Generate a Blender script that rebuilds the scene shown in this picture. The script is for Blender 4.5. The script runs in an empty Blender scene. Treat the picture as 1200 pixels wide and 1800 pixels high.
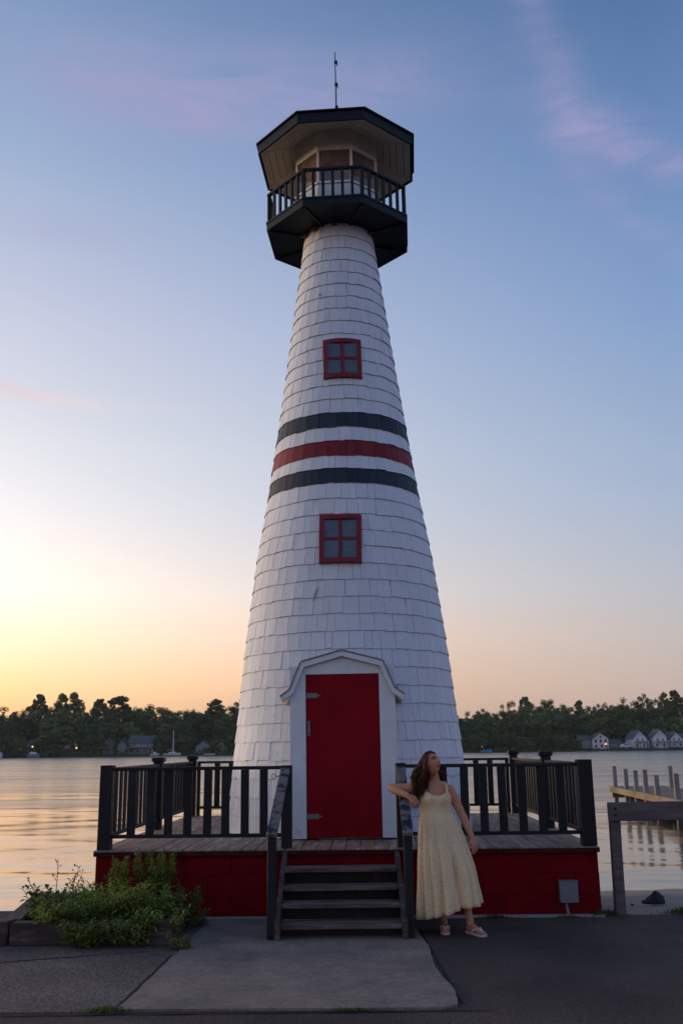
import bpy, bmesh, math, random
from mathutils import Vector, Matrix, noise
R = math.radians
PI = math.pi
SC = bpy.context.scene
COL = SC.collection
random.seed(7)

# ------------------------------------------------------------------ camera
cam_d = bpy.data.cameras.new('camera')
cam = bpy.data.objects.new('camera', cam_d)
COL.objects.link(cam)
SC.camera = cam
cam_d.sensor_fit = 'VERTICAL'
cam_d.sensor_height = 36.0
cam_d.lens = 33.54
cam_d.clip_end = 4000
cam.matrix_world = Matrix.Translation((0, 0, 1.6)) @ Matrix.Rotation(PI / 2 + 0.2427, 4, 'X') @ Matrix.Rotation(-0.012, 4, 'Z')

# ------------------------------------------------------------------ light, sky, exposure
SUN_AZ, SUN_EL = -64.0, 3.5          # degrees, azimuth from +Y (negative = left), elevation
SC.view_settings.view_transform = 'Standard'
SC.view_settings.look = 'None'
SC.view_settings.gamma = 1.0
SC.view_settings.use_curve_mapping = False
SC.view_settings.exposure = 0.0
SC.cycles.max_bounces = 6
SC.cycles.transparent_max_bounces = 16
SC.cycles.sample_clamp_indirect = 4.0
SC.cycles.volume_bounces = 0

sun_d = bpy.data.lights.new('sun', 'SUN')
sun_d.energy = 2.1
sun_d.angle = R(16)
sun_d.color = (1.0, 0.70, 0.44)
sun = bpy.data.objects.new('sun', sun_d)
COL.objects.link(sun)
sdir = Vector((math.sin(R(SUN_AZ)) * math.cos(R(SUN_EL)), math.cos(R(SUN_AZ)) * math.cos(R(SUN_EL)), math.sin(R(SUN_EL))))
sun.rotation_euler = sdir.to_track_quat('Z', 'Y').to_euler()
sun.location = (-20, 20, 20)


def lin(c):
    return tuple(((x / 255) / 12.92 if x / 255 <= 0.04045 else (((x / 255) + 0.055) / 1.055) ** 2.4) for x in c)


def build_world():
    w = bpy.data.worlds.new('World')
    SC.world = w
    w.use_nodes = True
    nt = w.node_tree
    N, L = nt.nodes, nt.links
    bg = N['Background']
    bg.inputs[1].default_value = 0.1
    sky = N.new('ShaderNodeTexSky')
    sky.sky_type = 'NISHITA'
    sky.sun_disc = False
    sky.sun_elevation = R(SUN_EL)
    sky.sun_rotation = R(SUN_AZ)
    sky.dust_density = 3.0
    sky.ozone_density = 4.0
    tc = N.new('ShaderNodeTexCoord')
    sep = N.new('ShaderNodeSeparateXYZ')
    L.new(tc.outputs['Generated'], sep.inputs[0])

    def mth(op, a, b=None, c=None, clamp=False):
        n = N.new('ShaderNodeMath')
        n.operation = op
        n.use_clamp = clamp
        for i, x in enumerate((a, b, c)):
            if x is None:
                continue
            if isinstance(x, (int, float)):
                n.inputs[i].default_value = x
            else:
                L.new(x, n.inputs[i])
        return n.outputs[0]
    el = mth('MULTIPLY', mth('ARCSINE', sep.outputs[2]), 180 / PI)            # elevation, degrees
    az = mth('MULTIPLY', mth('ARCTAN2', sep.outputs[0], sep.outputs[1]), 180 / PI)   # azimuth from +Y
    hl = mth('SQRT', mth('ADD', mth('MULTIPLY', sep.outputs[0], sep.outputs[0]), mth('ADD', mth('MULTIPLY', sep.outputs[1], sep.outputs[1]), 1e-6)))
    dot = mth('DIVIDE', mth('ADD', mth('MULTIPLY', sep.outputs[0], sdir.x / math.cos(R(SUN_EL))), mth('MULTIPLY', sep.outputs[1], sdir.y / math.cos(R(SUN_EL)))), hl)
    dlt = mth('MULTIPLY', mth('ARCCOSINE', mth('MINIMUM', mth('MAXIMUM', dot, -1.0), 1.0)), 180 / PI)      # degrees off the sun's azimuth
    ef = mth('DIVIDE', mth('MAXIMUM', el, 0.0), 90.0)

    def ramp(stops):
        n = N.new('ShaderNodeValToRGB')
        n.color_ramp.interpolation = 'CARDINAL' if False else 'LINEAR'
        e = n.color_ramp.elements
        while len(e) > 1:
            e.remove(e[-1])
        for i, (d, c) in enumerate(stops):
            el_ = e[0] if i == 0 else e.new(d / 90)
            el_.position = d / 90
            el_.color = (lin(c) if max(c) > 2 else c) + (1,)
        L.new(ef, n.inputs[0])
        return n.outputs[0]
    near = ramp([(0, (0.60, 0.29, 0.085)), (1.2, (0.66, 0.37, 0.12)), (3.7, (0.88, 0.53, 0.28)), (6.2, (0.98, 0.65, 0.52)), (9, (0.95, 0.81, 0.71)), (13.9, (0.86, 0.82, 0.81)), (17.3, (0.84, 0.84, 0.86)), (24, (218, 222, 236)), (33.6, (172, 190, 220)), (42, (138, 164, 202)), (62, (90, 118, 164)), (90, (72, 98, 146))])
    left = ramp([(0, (0.50, 0.25, 0.085)), (1.2, (0.56, 0.32, 0.115)), (3.7, (0.85, 0.50, 0.24)), (6.2, (1.0, 0.65, 0.44)), (9, (0.93, 0.78, 0.66)), (13.9, (0.82, 0.79, 0.80)), (17.3, (0.77, 0.78, 0.83)), (24, (208, 213, 233)), (33.6, (160, 181, 215)), (42, (125, 153, 194)), (62, (84, 112, 160)), (90, (70, 96, 145))])
    right = ramp([(0, (190, 160, 148)), (1.2, (195, 168, 158)), (3.7, (199, 182, 174)), (6.2, (198, 190, 188)), (9, (188, 192, 202)), (13.9, (170, 186, 212)), (17.3, (160, 181, 211)), (24, (137, 166, 208)), (33.6, (108, 141, 190)), (42, (80, 116, 164)), (62, (66, 98, 148)), (90, (66, 94, 144))])
    anti = ramp([(0, (150, 148, 170)), (3.7, (170, 164, 186)), (8, (186, 176, 200)), (13.9, (180, 182, 212)), (24, (150, 170, 212)), (42, (104, 134, 182)), (62, (80, 108, 158)), (90, (66, 94, 144))])

    def mix(f, a, b, mode='MIX'):
        n = N.new('ShaderNodeMix')
        n.data_type = 'RGBA'
        n.blend_type = mode
        if isinstance(f, (int, float)):
            n.inputs[0].default_value = f
        else:
            L.new(f, n.inputs[0])
        for i, x in ((6, a), (7, b)):
            if isinstance(x, tuple):
                n.inputs[i].default_value = x
            else:
                L.new(x, n.inputs[i])
        return n.outputs[2]

    def rng(x, a, b):
        n = N.new('ShaderNodeMapRange')
        n.interpolation_type = 'LINEAR'
        n.inputs[1].default_value = a
        n.inputs[2].default_value = b
        L.new(x, n.inputs[0])
        return n.outputs[0]
    c = mix(rng(dlt, 8, 44), near, left)
    c = mix(rng(dlt, 44, 84), c, right)
    c = mix(rng(dlt, 84, 140), c, anti)
    # the glow round the low sun outshines the rest of the sky
    gl = mth('MULTIPLY', mth('POWER', 2.718, mth('MULTIPLY', mth('POWER', mth('DIVIDE', dlt, 45.0), 2.0), -1.0)), mth('POWER', 2.718, mth('MULTIPLY', mth('POWER', mth('DIVIDE', el, 12.0), 2.0), -1.0)))
    gv = N.new('ShaderNodeVectorMath')
    gv.operation = 'SCALE'
    L.new(c, gv.inputs[0])
    L.new(mth('ADD', mth('MULTIPLY', gl, 2.6), 1.0), gv.inputs['Scale'])
    c = gv.outputs[0]
    # thin cirrus wisps, pink from the low sun
    nz = N.new('ShaderNodeTexNoise')
    nz.inputs['Scale'].default_value = 7.0
    nz.inputs['Detail'].default_value = 7.0
    nz.inputs['Roughness'].default_value = 0.62
    nz.inputs['Distortion'].default_value = 0.6
    mp = N.new('ShaderNodeMapping')
    mp.inputs['Scale'].default_value = (1.0, 1.6, 5.0)
    mp.inputs['Rotation'].default_value = (0.0, R(8), 0.0)
    L.new(tc.outputs['Generated'], mp.inputs[0])
    L.new(mp.outputs[0], nz.inputs['Vector'])
    nz2 = N.new('ShaderNodeTexNoise')
    nz2.inputs['Scale'].default_value = 2.2
    nz2.inputs['Detail'].default_value = 4.0
    L.new(tc.outputs['Generated'], nz2.inputs['Vector'])
    wob = mth('MULTIPLY', mth('SUBTRACT', nz2.outputs[0], 0.5), 9.0)

    def gauss(x, c0, s):
        d = mth('DIVIDE', mth('SUBTRACT', x, c0), s)
        return mth('POWER', 2.718, mth('MULTIPLY', mth('MULTIPLY', d, d), -1.0))
    elw = mth('ADD', el, wob)
    azw = mth('ADD', az, wob)
    soft = rng(nz.outputs[0], 0.30, 0.72)
    s1 = mth('MULTIPLY', gauss(elw, 38.4, 2.2), gauss(az, -7.0, 13.0))
    s2 = mth('MULTIPLY', gauss(mth('ADD', elw, mth('MULTIPLY', mth('SUBTRACT', az, 17.0), 0.35)), 34.4, 1.3), gauss(az, 19.0, 4.5))
    s3 = mth('MULTIPLY', gauss(mth('ADD', azw, mth('MULTIPLY', mth('SUBTRACT', el, 37), 0.25)), 14.6, 1.5), gauss(el, 38.0, 4.5))
    s4 = mth('MULTIPLY', gauss(mth('ADD', elw, mth('MULTIPLY', mth('ADD', az, 17.0), 0.05)), 21.0, 0.42), gauss(az, -20.5, 7.0))
    s5 = mth('MULTIPLY', gauss(elw, 31.0, 1.0), gauss(az, -17.0, 4.0))
    s6 = mth('MULTIPLY', gauss(mth('ADD', elw, mth('MULTIPLY', mth('SUBTRACT', az, 17.0), 0.8)), 31.6, 1.2), gauss(az, 18.0, 4.0))
    tot = mth('ADD', mth('ADD', mth('MULTIPLY', s1, 1.1), mth('MULTIPLY', s2, 1.0)), mth('ADD', mth('ADD', mth('MULTIPLY', s3, 0.5), mth('MULTIPLY', s4, 1.9)), mth('ADD', mth('MULTIPLY', s5, 0.3), mth('MULTIPLY', s6, 0.35))))
    # faint veil all over the sky
    veil = mth('MULTIPLY', rng(nz2.outputs[0], 0.5, 0.8), 0.08)
    cf = mth('MULTIPLY', mth('ADD', mth('MULTIPLY', tot, mth('ADD', mth('MULTIPLY', soft, 0.9), 0.12)), mth('MULTIPLY', veil, soft)), 1.0, clamp=True)
    ccol = mix(rng(el, 16, 30), lin((255, 240, 240)) + (1,), lin((172, 164, 206)) + (1,))
    c = mix(cf, c, ccol)
    # a share of the physical sky under the measured colours
    nsk = mix(1.0, sky.outputs[0], (0.42, 0.42, 0.42, 1), 'MULTIPLY')
    ten = mix(1.0, c, (10, 10, 10, 1), 'MULTIPLY')
    L.new(mix(0.06, ten, nsk), bg.inputs[0])


build_world()


# ------------------------------------------------------------------ materials
MATS = {}


def mat(name, base, rough=0.7, var=0.12, nscale=6.0, stretch=(1, 1, 1), bump=0.0, bscale=40.0, second=None, sec_scale=3.0, sec_lo=0.5, sec_hi=0.62, spec=0.3, objvar=0.0, island=0.0, coords='Object', bstretch=None, bdist=0.01):
    m = bpy.data.materials.new(name)
    m.use_nodes = True
    nt = m.node_tree
    N, L = nt.nodes, nt.links
    p = N['Principled BSDF']
    p.inputs['Roughness'].default_value = rough
    p.inputs['Specular IOR Level'].default_value = spec
    tc = N.new('ShaderNodeTexCoord')
    mp = N.new('ShaderNodeMapping')
    mp.inputs['Scale'].default_value = stretch
    L.new(tc.outputs[coords], mp.inputs[0])
    vec = mp.outputs[0]
    info = N.new('ShaderNodeObjectInfo')
    if objvar:
        off = N.new('ShaderNodeVectorMath')
        off.operation = 'ADD'
        cmb = N.new('ShaderNodeVectorMath')
        cmb.operation = 'SCALE'
        cmb.inputs[0].default_value = (37, 19, 53)
        L.new(info.outputs['Random'], cmb.inputs['Scale'])
        L.new(vec, off.inputs[0])
        L.new(cmb.outputs[0], off.inputs[1])
        vec = off.outputs[0]
    nz = N.new('ShaderNodeTexNoise')
    nz.inputs['Scale'].default_value = nscale
    nz.inputs['Detail'].default_value = 6.0
    nz.inputs['Roughness'].default_value = 0.6
    L.new(vec, nz.inputs['Vector'])
    mr = N.new('ShaderNodeMapRange')
    mr.inputs[1].default_value = 0.3
    mr.inputs[2].default_value = 0.7
    mr.inputs[3].default_value = 1 - var
    mr.inputs[4].default_value = 1 + var
    L.new(nz.outputs[0], mr.inputs[0])
    fac = mr.outputs[0]

    def mul(a, b):
        n = N.new('ShaderNodeMath')
        n.operation = 'MULTIPLY'
        L.new(a, n.inputs[0])
        L.new(b, n.inputs[1])
        return n.outputs[0]

    def remap(s, k):
        n = N.new('ShaderNodeMapRange')
        n.inputs[3].default_value = 1 - k
        n.inputs[4].default_value = 1 + k
        L.new(s, n.inputs[0])
        return n.outputs[0]
    if objvar:
        fac = mul(fac, remap(info.outputs['Random'], objvar))
    if island:
        geo = N.new('ShaderNodeNewGeometry')
        fac = mul(fac, remap(geo.outputs['Random Per Island'], island))
    col = N.new('ShaderNodeMix')
    col.data_type = 'RGBA'
    col.inputs[6].default_value = (*base, 1)
    if second:
        n2 = N.new('ShaderNodeTexNoise')
        n2.inputs['Scale'].default_value = sec_scale
        n2.inputs['Detail'].default_value = 8.0
        n2.inputs['Roughness'].default_value = 0.65
        L.new(vec, n2.inputs['Vector'])
        r2 = N.new('ShaderNodeMapRange')
        r2.inputs[1].default_value = sec_lo
        r2.inputs[2].default_value = sec_hi
        L.new(n2.outputs[0], r2.inputs[0])
        L.new(r2.outputs[0], col.inputs[0])
        col.inputs[7].default_value = (*second, 1)
    else:
        col.inputs[0].default_value = 0.0
    sc = N.new('ShaderNodeVectorMath')
    sc.operation = 'SCALE'
    L.new(col.outputs[2], sc.inputs[0])
    L.new(fac, sc.inputs['Scale'])
    L.new(sc.outputs[0], p.inputs['Base Color'])
    if bump:
        b = N.new('ShaderNodeBump')
        b.inputs['Strength'].default_value = bump
        b.inputs['Distance'].default_value = bdist
        n3 = N.new('ShaderNodeTexNoise')
        n3.inputs['Scale'].default_value = bscale
        n3.inputs['Detail'].default_value = 5.0
        if bstretch:
            m3 = N.new('ShaderNodeMapping')
            m3.inputs['Scale'].default_value = bstretch
            L.new(tc.outputs[coords], m3.inputs[0])
            L.new(m3.outputs[0], n3.inputs['Vector'])
        else:
            L.new(vec, n3.inputs['Vector'])
        L.new(n3.outputs[0], b.inputs['Height'])
        L.new(b.outputs[0], p.inputs['Normal'])
    MATS[name] = m
    return m


M = {}
M['shingle'] = mat('white_shingle_paint', (0.71, 0.745, 0.795), 0.62, 0.05, 3.0, (3, 3, 0.5), 0.35, 30, (0.42, 0.43, 0.43), 2.6, 0.56, 0.80, objvar=0.03, island=0.018, bstretch=(3, 3, 0.25))
M['grey_mark'] = mat('grey_mark_paint', (0.42, 0.43, 0.45), 0.8)
M['butt'] = mat('shaded_bare_butt', (0.16, 0.15, 0.14), 0.9, 0.2, 9)  # bare butt ends, darkened to deepen the shadow line under each course
M['shingle_navy'] = mat('navy_shingle_paint', (0.022, 0.033, 0.052), 0.6, 0.15, 3.0, (3, 3, 0.5), 0.3, 30, objvar=0.22, island=0.2, bstretch=(3, 3, 0.25))
M['shingle_red'] = mat('red_shingle_paint', (0.20, 0.014, 0.026), 0.6, 0.12, 3.0, (3, 3, 0.5), 0.3, 30, objvar=0.16, island=0.15, bstretch=(3, 3, 0.25))
M['shaft'] = mat('old_grey_sheathing', (0.22, 0.21, 0.20), 0.8)
M['white'] = mat('white_trim_paint', (0.70, 0.72, 0.75), 0.55, 0.05, 5, (1, 1, 1), 0.15, 60, (0.48, 0.48, 0.47), 6, 0.62, 0.75)
M['beige'] = mat('beige_soffit_paint', (0.78, 0.70, 0.59), 0.6, 0.08, 5, (1, 1, 1), 0.1, 50, objvar=0.06)
M['navy'] = mat('navy_black_paint', (0.008, 0.011, 0.018), 0.5, 0.2, 5, (1, 1, 1), 0.15, 50, spec=0.22)
M['roof'] = mat('dark_roofing', (0.02, 0.024, 0.03), 0.8, 0.2, 20)
M['red_frame'] = mat('red_window_paint', (0.21, 0.012, 0.026), 0.5, 0.12, 9, (1, 1, 1), 0.2, 60)
M['door'] = mat('red_door_paint', (0.25, 0.0008, 0.008), 0.6, 0.10, 3, (1, 1, 1), 0.2, 120, (0.19, 0.001, 0.008), 2.2, 0.45, 0.75, spec=0.12)
M['wall'] = mat('red_block_paint', (0.165, 0.001, 0.006), 0.8, 0.16, 4, (1, 1, 1), 0.5, 35, (0.12, 0.003, 0.008), 2.5, 0.5, 0.7, objvar=0.08, spec=0.1)
M['mortar'] = mat('red_mortar', (0.14, 0.002, 0.007), 0.85, 0.2, 8)
M['trim'] = mat('dark_edge_paint', (0.050, 0.012, 0.014), 0.85, 0.3, 6, spec=0.1)
M['deck'] = mat('worn_deck_paint', (0.25, 0.150, 0.115), 0.75, 0.25, 3, (6, 0.6, 1), 0.5, 18, (0.40, 0.31, 0.25), 2.2, 0.48, 0.62, objvar=0.18, bstretch=(6, 0.5, 1))
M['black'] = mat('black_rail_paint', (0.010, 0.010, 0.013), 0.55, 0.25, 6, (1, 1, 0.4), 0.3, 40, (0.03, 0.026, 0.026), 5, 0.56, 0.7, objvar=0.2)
M['worn'] = mat('peeling_rail_paint', (0.020, 0.022, 0.036), 0.75, 0.2, 6, (1, 1, 1), 0.6, 30, (0.19, 0.16, 0.15), 7, 0.43, 0.52, objvar=0.1)
M['step'] = mat('worn_step_wood', (0.095, 0.062, 0.055), 0.85, 0.28, 3, (0.6, 6, 6), 0.6, 18, (0.16, 0.125, 0.11), 3, 0.45, 0.6, objvar=0.15, bstretch=(0.5, 6, 6))
M['stringer'] = mat('worn_stringer_wood', (0.062, 0.042, 0.045), 0.8, 0.25, 5, (1, 1, 1), 0.5, 25, (0.12, 0.10, 0.10), 5, 0.5, 0.62)
M['steel'] = mat('galvanised_steel', (0.17, 0.17, 0.18), 0.45, 0.25, 30, spec=0.6)
M['boxgrey'] = mat('grey_enamel', (0.17, 0.18, 0.20), 0.5, 0.06, 8)
M['timber'] = mat('weathered_timber', (0.060, 0.045, 0.039), 0.88, 0.35, 3, (0.8, 4, 4), 0.9, 14, (0.115, 0.088, 0.075), 3, 0.48, 0.65, objvar=0.12)
M['beam'] = mat('grey_timber', (0.13, 0.105, 0.10), 0.85, 0.28, 2.5, (0.5, 5, 5), 0.7, 12, (0.07, 0.055, 0.052), 3.0, 0.52, 0.66, bstretch=(0.6, 8, 8))
M['pile'] = mat('grey_pile_wood', (0.24, 0.22, 0.22), 0.85, 0.25, 3, (1, 1, 0.3), 0.4, 14)
M['dockwood'] = mat('dock_wood', (0.22, 0.175, 0.13), 0.85, 0.25, 2, (1, 1, 1), 0.4, 14, (0.29, 0.22, 0.145), 2, 0.45, 0.6, objvar=0.15)
M['concrete'] = mat('worn_concrete', (0.27, 0.208, 0.168), 0.9, 0.20, 22, (1, 1, 1), 0.6, 110, (0.165, 0.128, 0.106), 1.5, 0.40, 0.66, bdist=0.008)
M['footing'] = mat('footing_concrete', (0.26, 0.25, 0.24), 0.9, 0.2, 8)
M['soil'] = mat('dark_soil', (0.035, 0.026, 0.02), 0.95, 0.4, 12, bump=0.8, bscale=20)
M['rock'] = mat('dark_rock', (0.035, 0.03, 0.032), 0.8, 0.4, 6, bump=0.8, bscale=12)
M['bark'] = mat('tree_bark', (0.045, 0.035, 0.028), 0.9, 0.3, 4)
M['farland'] = mat('far_shore_ground', (0.030, 0.038, 0.022), 0.95, 0.4, 0.06)
M['housew'] = mat('white_house_siding', (0.62, 0.63, 0.66), 0.7, 0.06, 0.5)
M['houseg'] = mat('grey_house_siding', (0.25, 0.26, 0.28), 0.7, 0.08, 0.5)
M['houset'] = mat('tan_house_siding', (0.36, 0.33, 0.28), 0.7, 0.08, 0.5)
M['roofg'] = mat('grey_house_roof', (0.10, 0.10, 0.11), 0.85, 0.15, 0.8)
M['dpane'] = mat('dark_house_pane', (0.03, 0.035, 0.045), 0.15, 0.1, 1, spec=0.6)
M['boatw'] = mat('white_boat_hull', (0.62, 0.62, 0.64), 0.4, 0.05, 1)
M['cyan'] = mat('cyan_boat_cover', (0.05, 0.36, 0.48), 0.5, 0.06, 1)
M['straw'] = mat('dry_straw', (0.24, 0.15, 0.08), 0.9, 0.3, 20)
M['stalk'] = mat('dry_stalk', (0.10, 0.07, 0.045), 0.9, 0.3, 20)
M['tan'] = mat('tan_board', (0.46, 0.36, 0.29), 0.7, 0.08, 8)
M['curtain'] = mat('reflection_mottled_curtain', (0.27, 0.31, 0.38), 0.9, 0.65, 3.5, (1, 1, 1), 0.0)  # strong mottling paints uneven pane reflections into the curtain colour
M['ceil'] = mat('brown_wood_ceiling', (0.36, 0.21, 0.14), 0.7, 0.12, 6)
M['sandal'] = mat('pale_sandal', (0.50, 0.40, 0.38), 0.6, 0.05, 30)
M['strapw'] = mat('white_sandal_strap', (0.72, 0.70, 0.70), 0.5, 0.04, 30)
M['hair'] = mat('dark_brown_hair', (0.055, 0.019, 0.010), 0.62, 0.35, 20, (1, 1, 0.3), 0.5, 160, objvar=0.0, island=0.35, bstretch=(1, 1, 0.15), spec=0.18, bdist=0.003)


def leaf_mat(name, base, var=0.45, hue=None, trans=0.25):
    m = bpy.data.materials.new(name)
    m.use_nodes = True
    nt = m.node_tree
    N, L = nt.nodes, nt.links
    p = N['Principled BSDF']
    p.inputs['Roughness'].default_value = 0.75
    p.inputs['Specular IOR Level'].default_value = 0.25
    geo = N.new('ShaderNodeNewGeometry')
    info = N.new('ShaderNodeObjectInfo')
    mr = N.new('ShaderNodeMapRange')
    mr.inputs[3].default_value = 1 - var
    mr.inputs[4].default_value = 1 + var
    L.new(geo.outputs['Random Per Island'], mr.inputs[0])
    mr2 = N.new('ShaderNodeMapRange')
    mr2.inputs[3].default_value = 0.72
    mr2.inputs[4].default_value = 1.28
    L.new(info.outputs['Random'], mr2.inputs[0])
    mu = N.new('ShaderNodeMath')
    mu.operation = 'MULTIPLY'
    L.new(mr.outputs[0], mu.inputs[0])
    L.new(mr2.outputs[0], mu.inputs[1])
    mx = N.new('ShaderNodeMix')
    mx.data_type = 'RGBA'
    mx.inputs[6].default_value = (*base, 1)
    mx.inputs[7].default_value = (*(hue or base), 1)
    L.new(info.outputs['Random'], mx.inputs[0])
    sc = N.new('ShaderNodeVectorMath')
    sc.operation = 'SCALE'
    L.new(mx.outputs[2], sc.inputs[0])
    L.new(mu.outputs[0], sc.inputs['Scale'])
    L.new(sc.outputs[0], p.inputs['Base Color'])
    tr = N.new('ShaderNodeBsdfTranslucent')
    L.new(sc.outputs[0], tr.inputs['Color'])
    ms = N.new('ShaderNodeMixShader')
    ms.inputs[0].default_value = trans
    L.new(p.outputs[0], ms.inputs[1])
    L.new(tr.outputs[0], ms.inputs[2])
    L.new(ms.outputs[0], N['Material Output'].inputs['Surface'])
    return m


M['leaf'] = leaf_mat('tree_foliage', (0.070, 0.125, 0.040), 0.5, (0.100, 0.135, 0.050), 0.12)
M['leaf_pale'] = leaf_mat('pale_tree_foliage', (0.125, 0.185, 0.065), 0.45, (0.13, 0.18, 0.065), 0.12)
M['weed'] = leaf_mat('weed_leaves', (0.135, 0.215, 0.034), 0.6, (0.215, 0.275, 0.042), 0.3)
M['grass'] = leaf_mat('grass_blades', (0.07, 0.12, 0.03), 0.5, None, 0.25)


def glass_mat(name, tint, dust_refl, dust_refl_col, rough=0.04):
    m = bpy.data.materials.new(name)
    m.use_nodes = True
    nt = m.node_tree
    N, L = nt.nodes, nt.links
    p = N['Principled BSDF']
    p.inputs['Base Color'].default_value = (*dust_refl_col, 1)
    p.inputs['Roughness'].default_value = rough
    p.inputs['Specular IOR Level'].default_value = 0.5
    t = N.new('ShaderNodeBsdfTransparent')
    t.inputs[0].default_value = (*tint, 1)
    nz = N.new('ShaderNodeTexNoise')
    nz.inputs['Scale'].default_value = 4.0
    tc = N.new('ShaderNodeTexCoord')
    L.new(tc.outputs['Object'], nz.inputs['Vector'])
    mr = N.new('ShaderNodeMapRange')
    mr.inputs[1].default_value = 0.3
    mr.inputs[2].default_value = 0.7
    mr.inputs[3].default_value = dust_refl * 0.6
    mr.inputs[4].default_value = dust_refl * 1.4
    L.new(nz.outputs[0], mr.inputs[0])
    ms = N.new('ShaderNodeMixShader')
    L.new(mr.outputs[0], ms.inputs[0])
    L.new(t.outputs[0], ms.inputs[1])
    L.new(p.outputs[0], ms.inputs[2])
    gl = N.new('ShaderNodeBsdfGlossy')
    gl.inputs['Roughness'].default_value = rough
    fr = N.new('ShaderNodeFresnel')
    fr.inputs[0].default_value = 1.45
    m2 = N.new('ShaderNodeMixShader')
    L.new(fr.outputs[0], m2.inputs[0])
    L.new(ms.outputs[0], m2.inputs[1])
    L.new(gl.outputs[0], m2.inputs[2])
    L.new(m2.outputs[0], N['Material Output'].inputs['Surface'])
    return m


M['glass'] = glass_mat('dusty_window_glass', (0.75, 0.8, 0.85), 0.35, (0.16, 0.20, 0.25))
M['lglass'] = glass_mat('lantern_glass', (0.85, 0.80, 0.75), 0.45, (0.34, 0.23, 0.18))  # brown film colour paints warm reflections into the lantern panes


def emit_mat(name, col, s):
    m = bpy.data.materials.new(name)
    m.use_nodes = True
    p = m.node_tree.nodes['Principled BSDF']
    p.inputs['Base Color'].default_value = (*col, 1)
    p.inputs['Emission Color'].default_value = (*col, 1)
    p.inputs['Emission Strength'].default_value = s
    return m


M['lamp'] = emit_mat('lit_amber_lamp', (1.0, 0.55, 0.12), 1.6)


def asphalt_mat(name, c1, c2, big, speck, bump):
    m = bpy.data.materials.new(name)
    m.use_nodes = True
    nt = m.node_tree
    N, L = nt.nodes, nt.links
    p = N['Principled BSDF']
    p.inputs['Roughness'].default_value = 0.9
    p.inputs['Specular IOR Level'].default_value = 0.2
    tc = N.new('ShaderNodeTexCoord')
    a = N.new('ShaderNodeTexNoise')
    a.inputs['Scale'].default_value = big
    a.inputs['Detail'].default_value = 6
    L.new(tc.outputs['Object'], a.inputs['Vector'])
    v = N.new('ShaderNodeTexVoronoi')
    v.inputs['Scale'].default_value = speck
    L.new(tc.outputs['Object'], v.inputs['Vector'])
    mx = N.new('ShaderNodeMix')
    mx.data_type = 'RGBA'
    mx.inputs[6].default_value = (*c1, 1)
    mx.inputs[7].default_value = (*c2, 1)
    mr = N.new('ShaderNodeMapRange')
    mr.inputs[1].default_value = 0.35
    mr.inputs[2].default_value = 0.65
    L.new(a.outputs[0], mr.inputs[0])
    L.new(mr.outputs[0], mx.inputs[0])
    sep = N.new('ShaderNodeSeparateColor')
    L.new(v.outputs['Color'], sep.inputs[0])
    mr2 = N.new('ShaderNodeMapRange')
    mr2.inputs[3].default_value = 0.6
    mr2.inputs[4].default_value = 1.45
    L.new(sep.outputs[0], mr2.inputs[0])
    sc = N.new('ShaderNodeVectorMath')
    sc.operation = 'SCALE'
    L.new(mx.outputs[2], sc.inputs[0])
    L.new(mr2.outputs[0], sc.inputs['Scale'])
    L.new(sc.outputs[0], p.inputs['Base Color'])
    b = N.new('ShaderNodeBump')
    b.inputs['Strength'].default_value = bump
    b.inputs['Distance'].default_value = 0.012
    nn = N.new('ShaderNodeTexNoise')
    nn.inputs['Scale'].default_value = speck * 0.5
    nn.inputs['Detail'].default_value = 4
    L.new(tc.outputs['Object'], nn.inputs['Vector'])
    L.new(nn.outputs[0], b.inputs['Height'])
    L.new(b.outputs[0], p.inputs['Normal'])
    return m


M['asphalt'] = asphalt_mat('dark_asphalt', (0.056, 0.041, 0.037), (0.098, 0.070, 0.057), 0.9, 120, 0.9)
M['asphalt_old'] = asphalt_mat('old_coarse_asphalt', (0.115, 0.088, 0.076), (0.165, 0.128, 0.106), 1.6, 70, 1.0)
M['sand'] = asphalt_mat('grey_sand', (0.28, 0.22, 0.18), (0.35, 0.27, 0.22), 1.2, 160, 0.4)
M['crack'] = mat('tar_crack', (0.022, 0.02, 0.02), 0.95)


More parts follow.
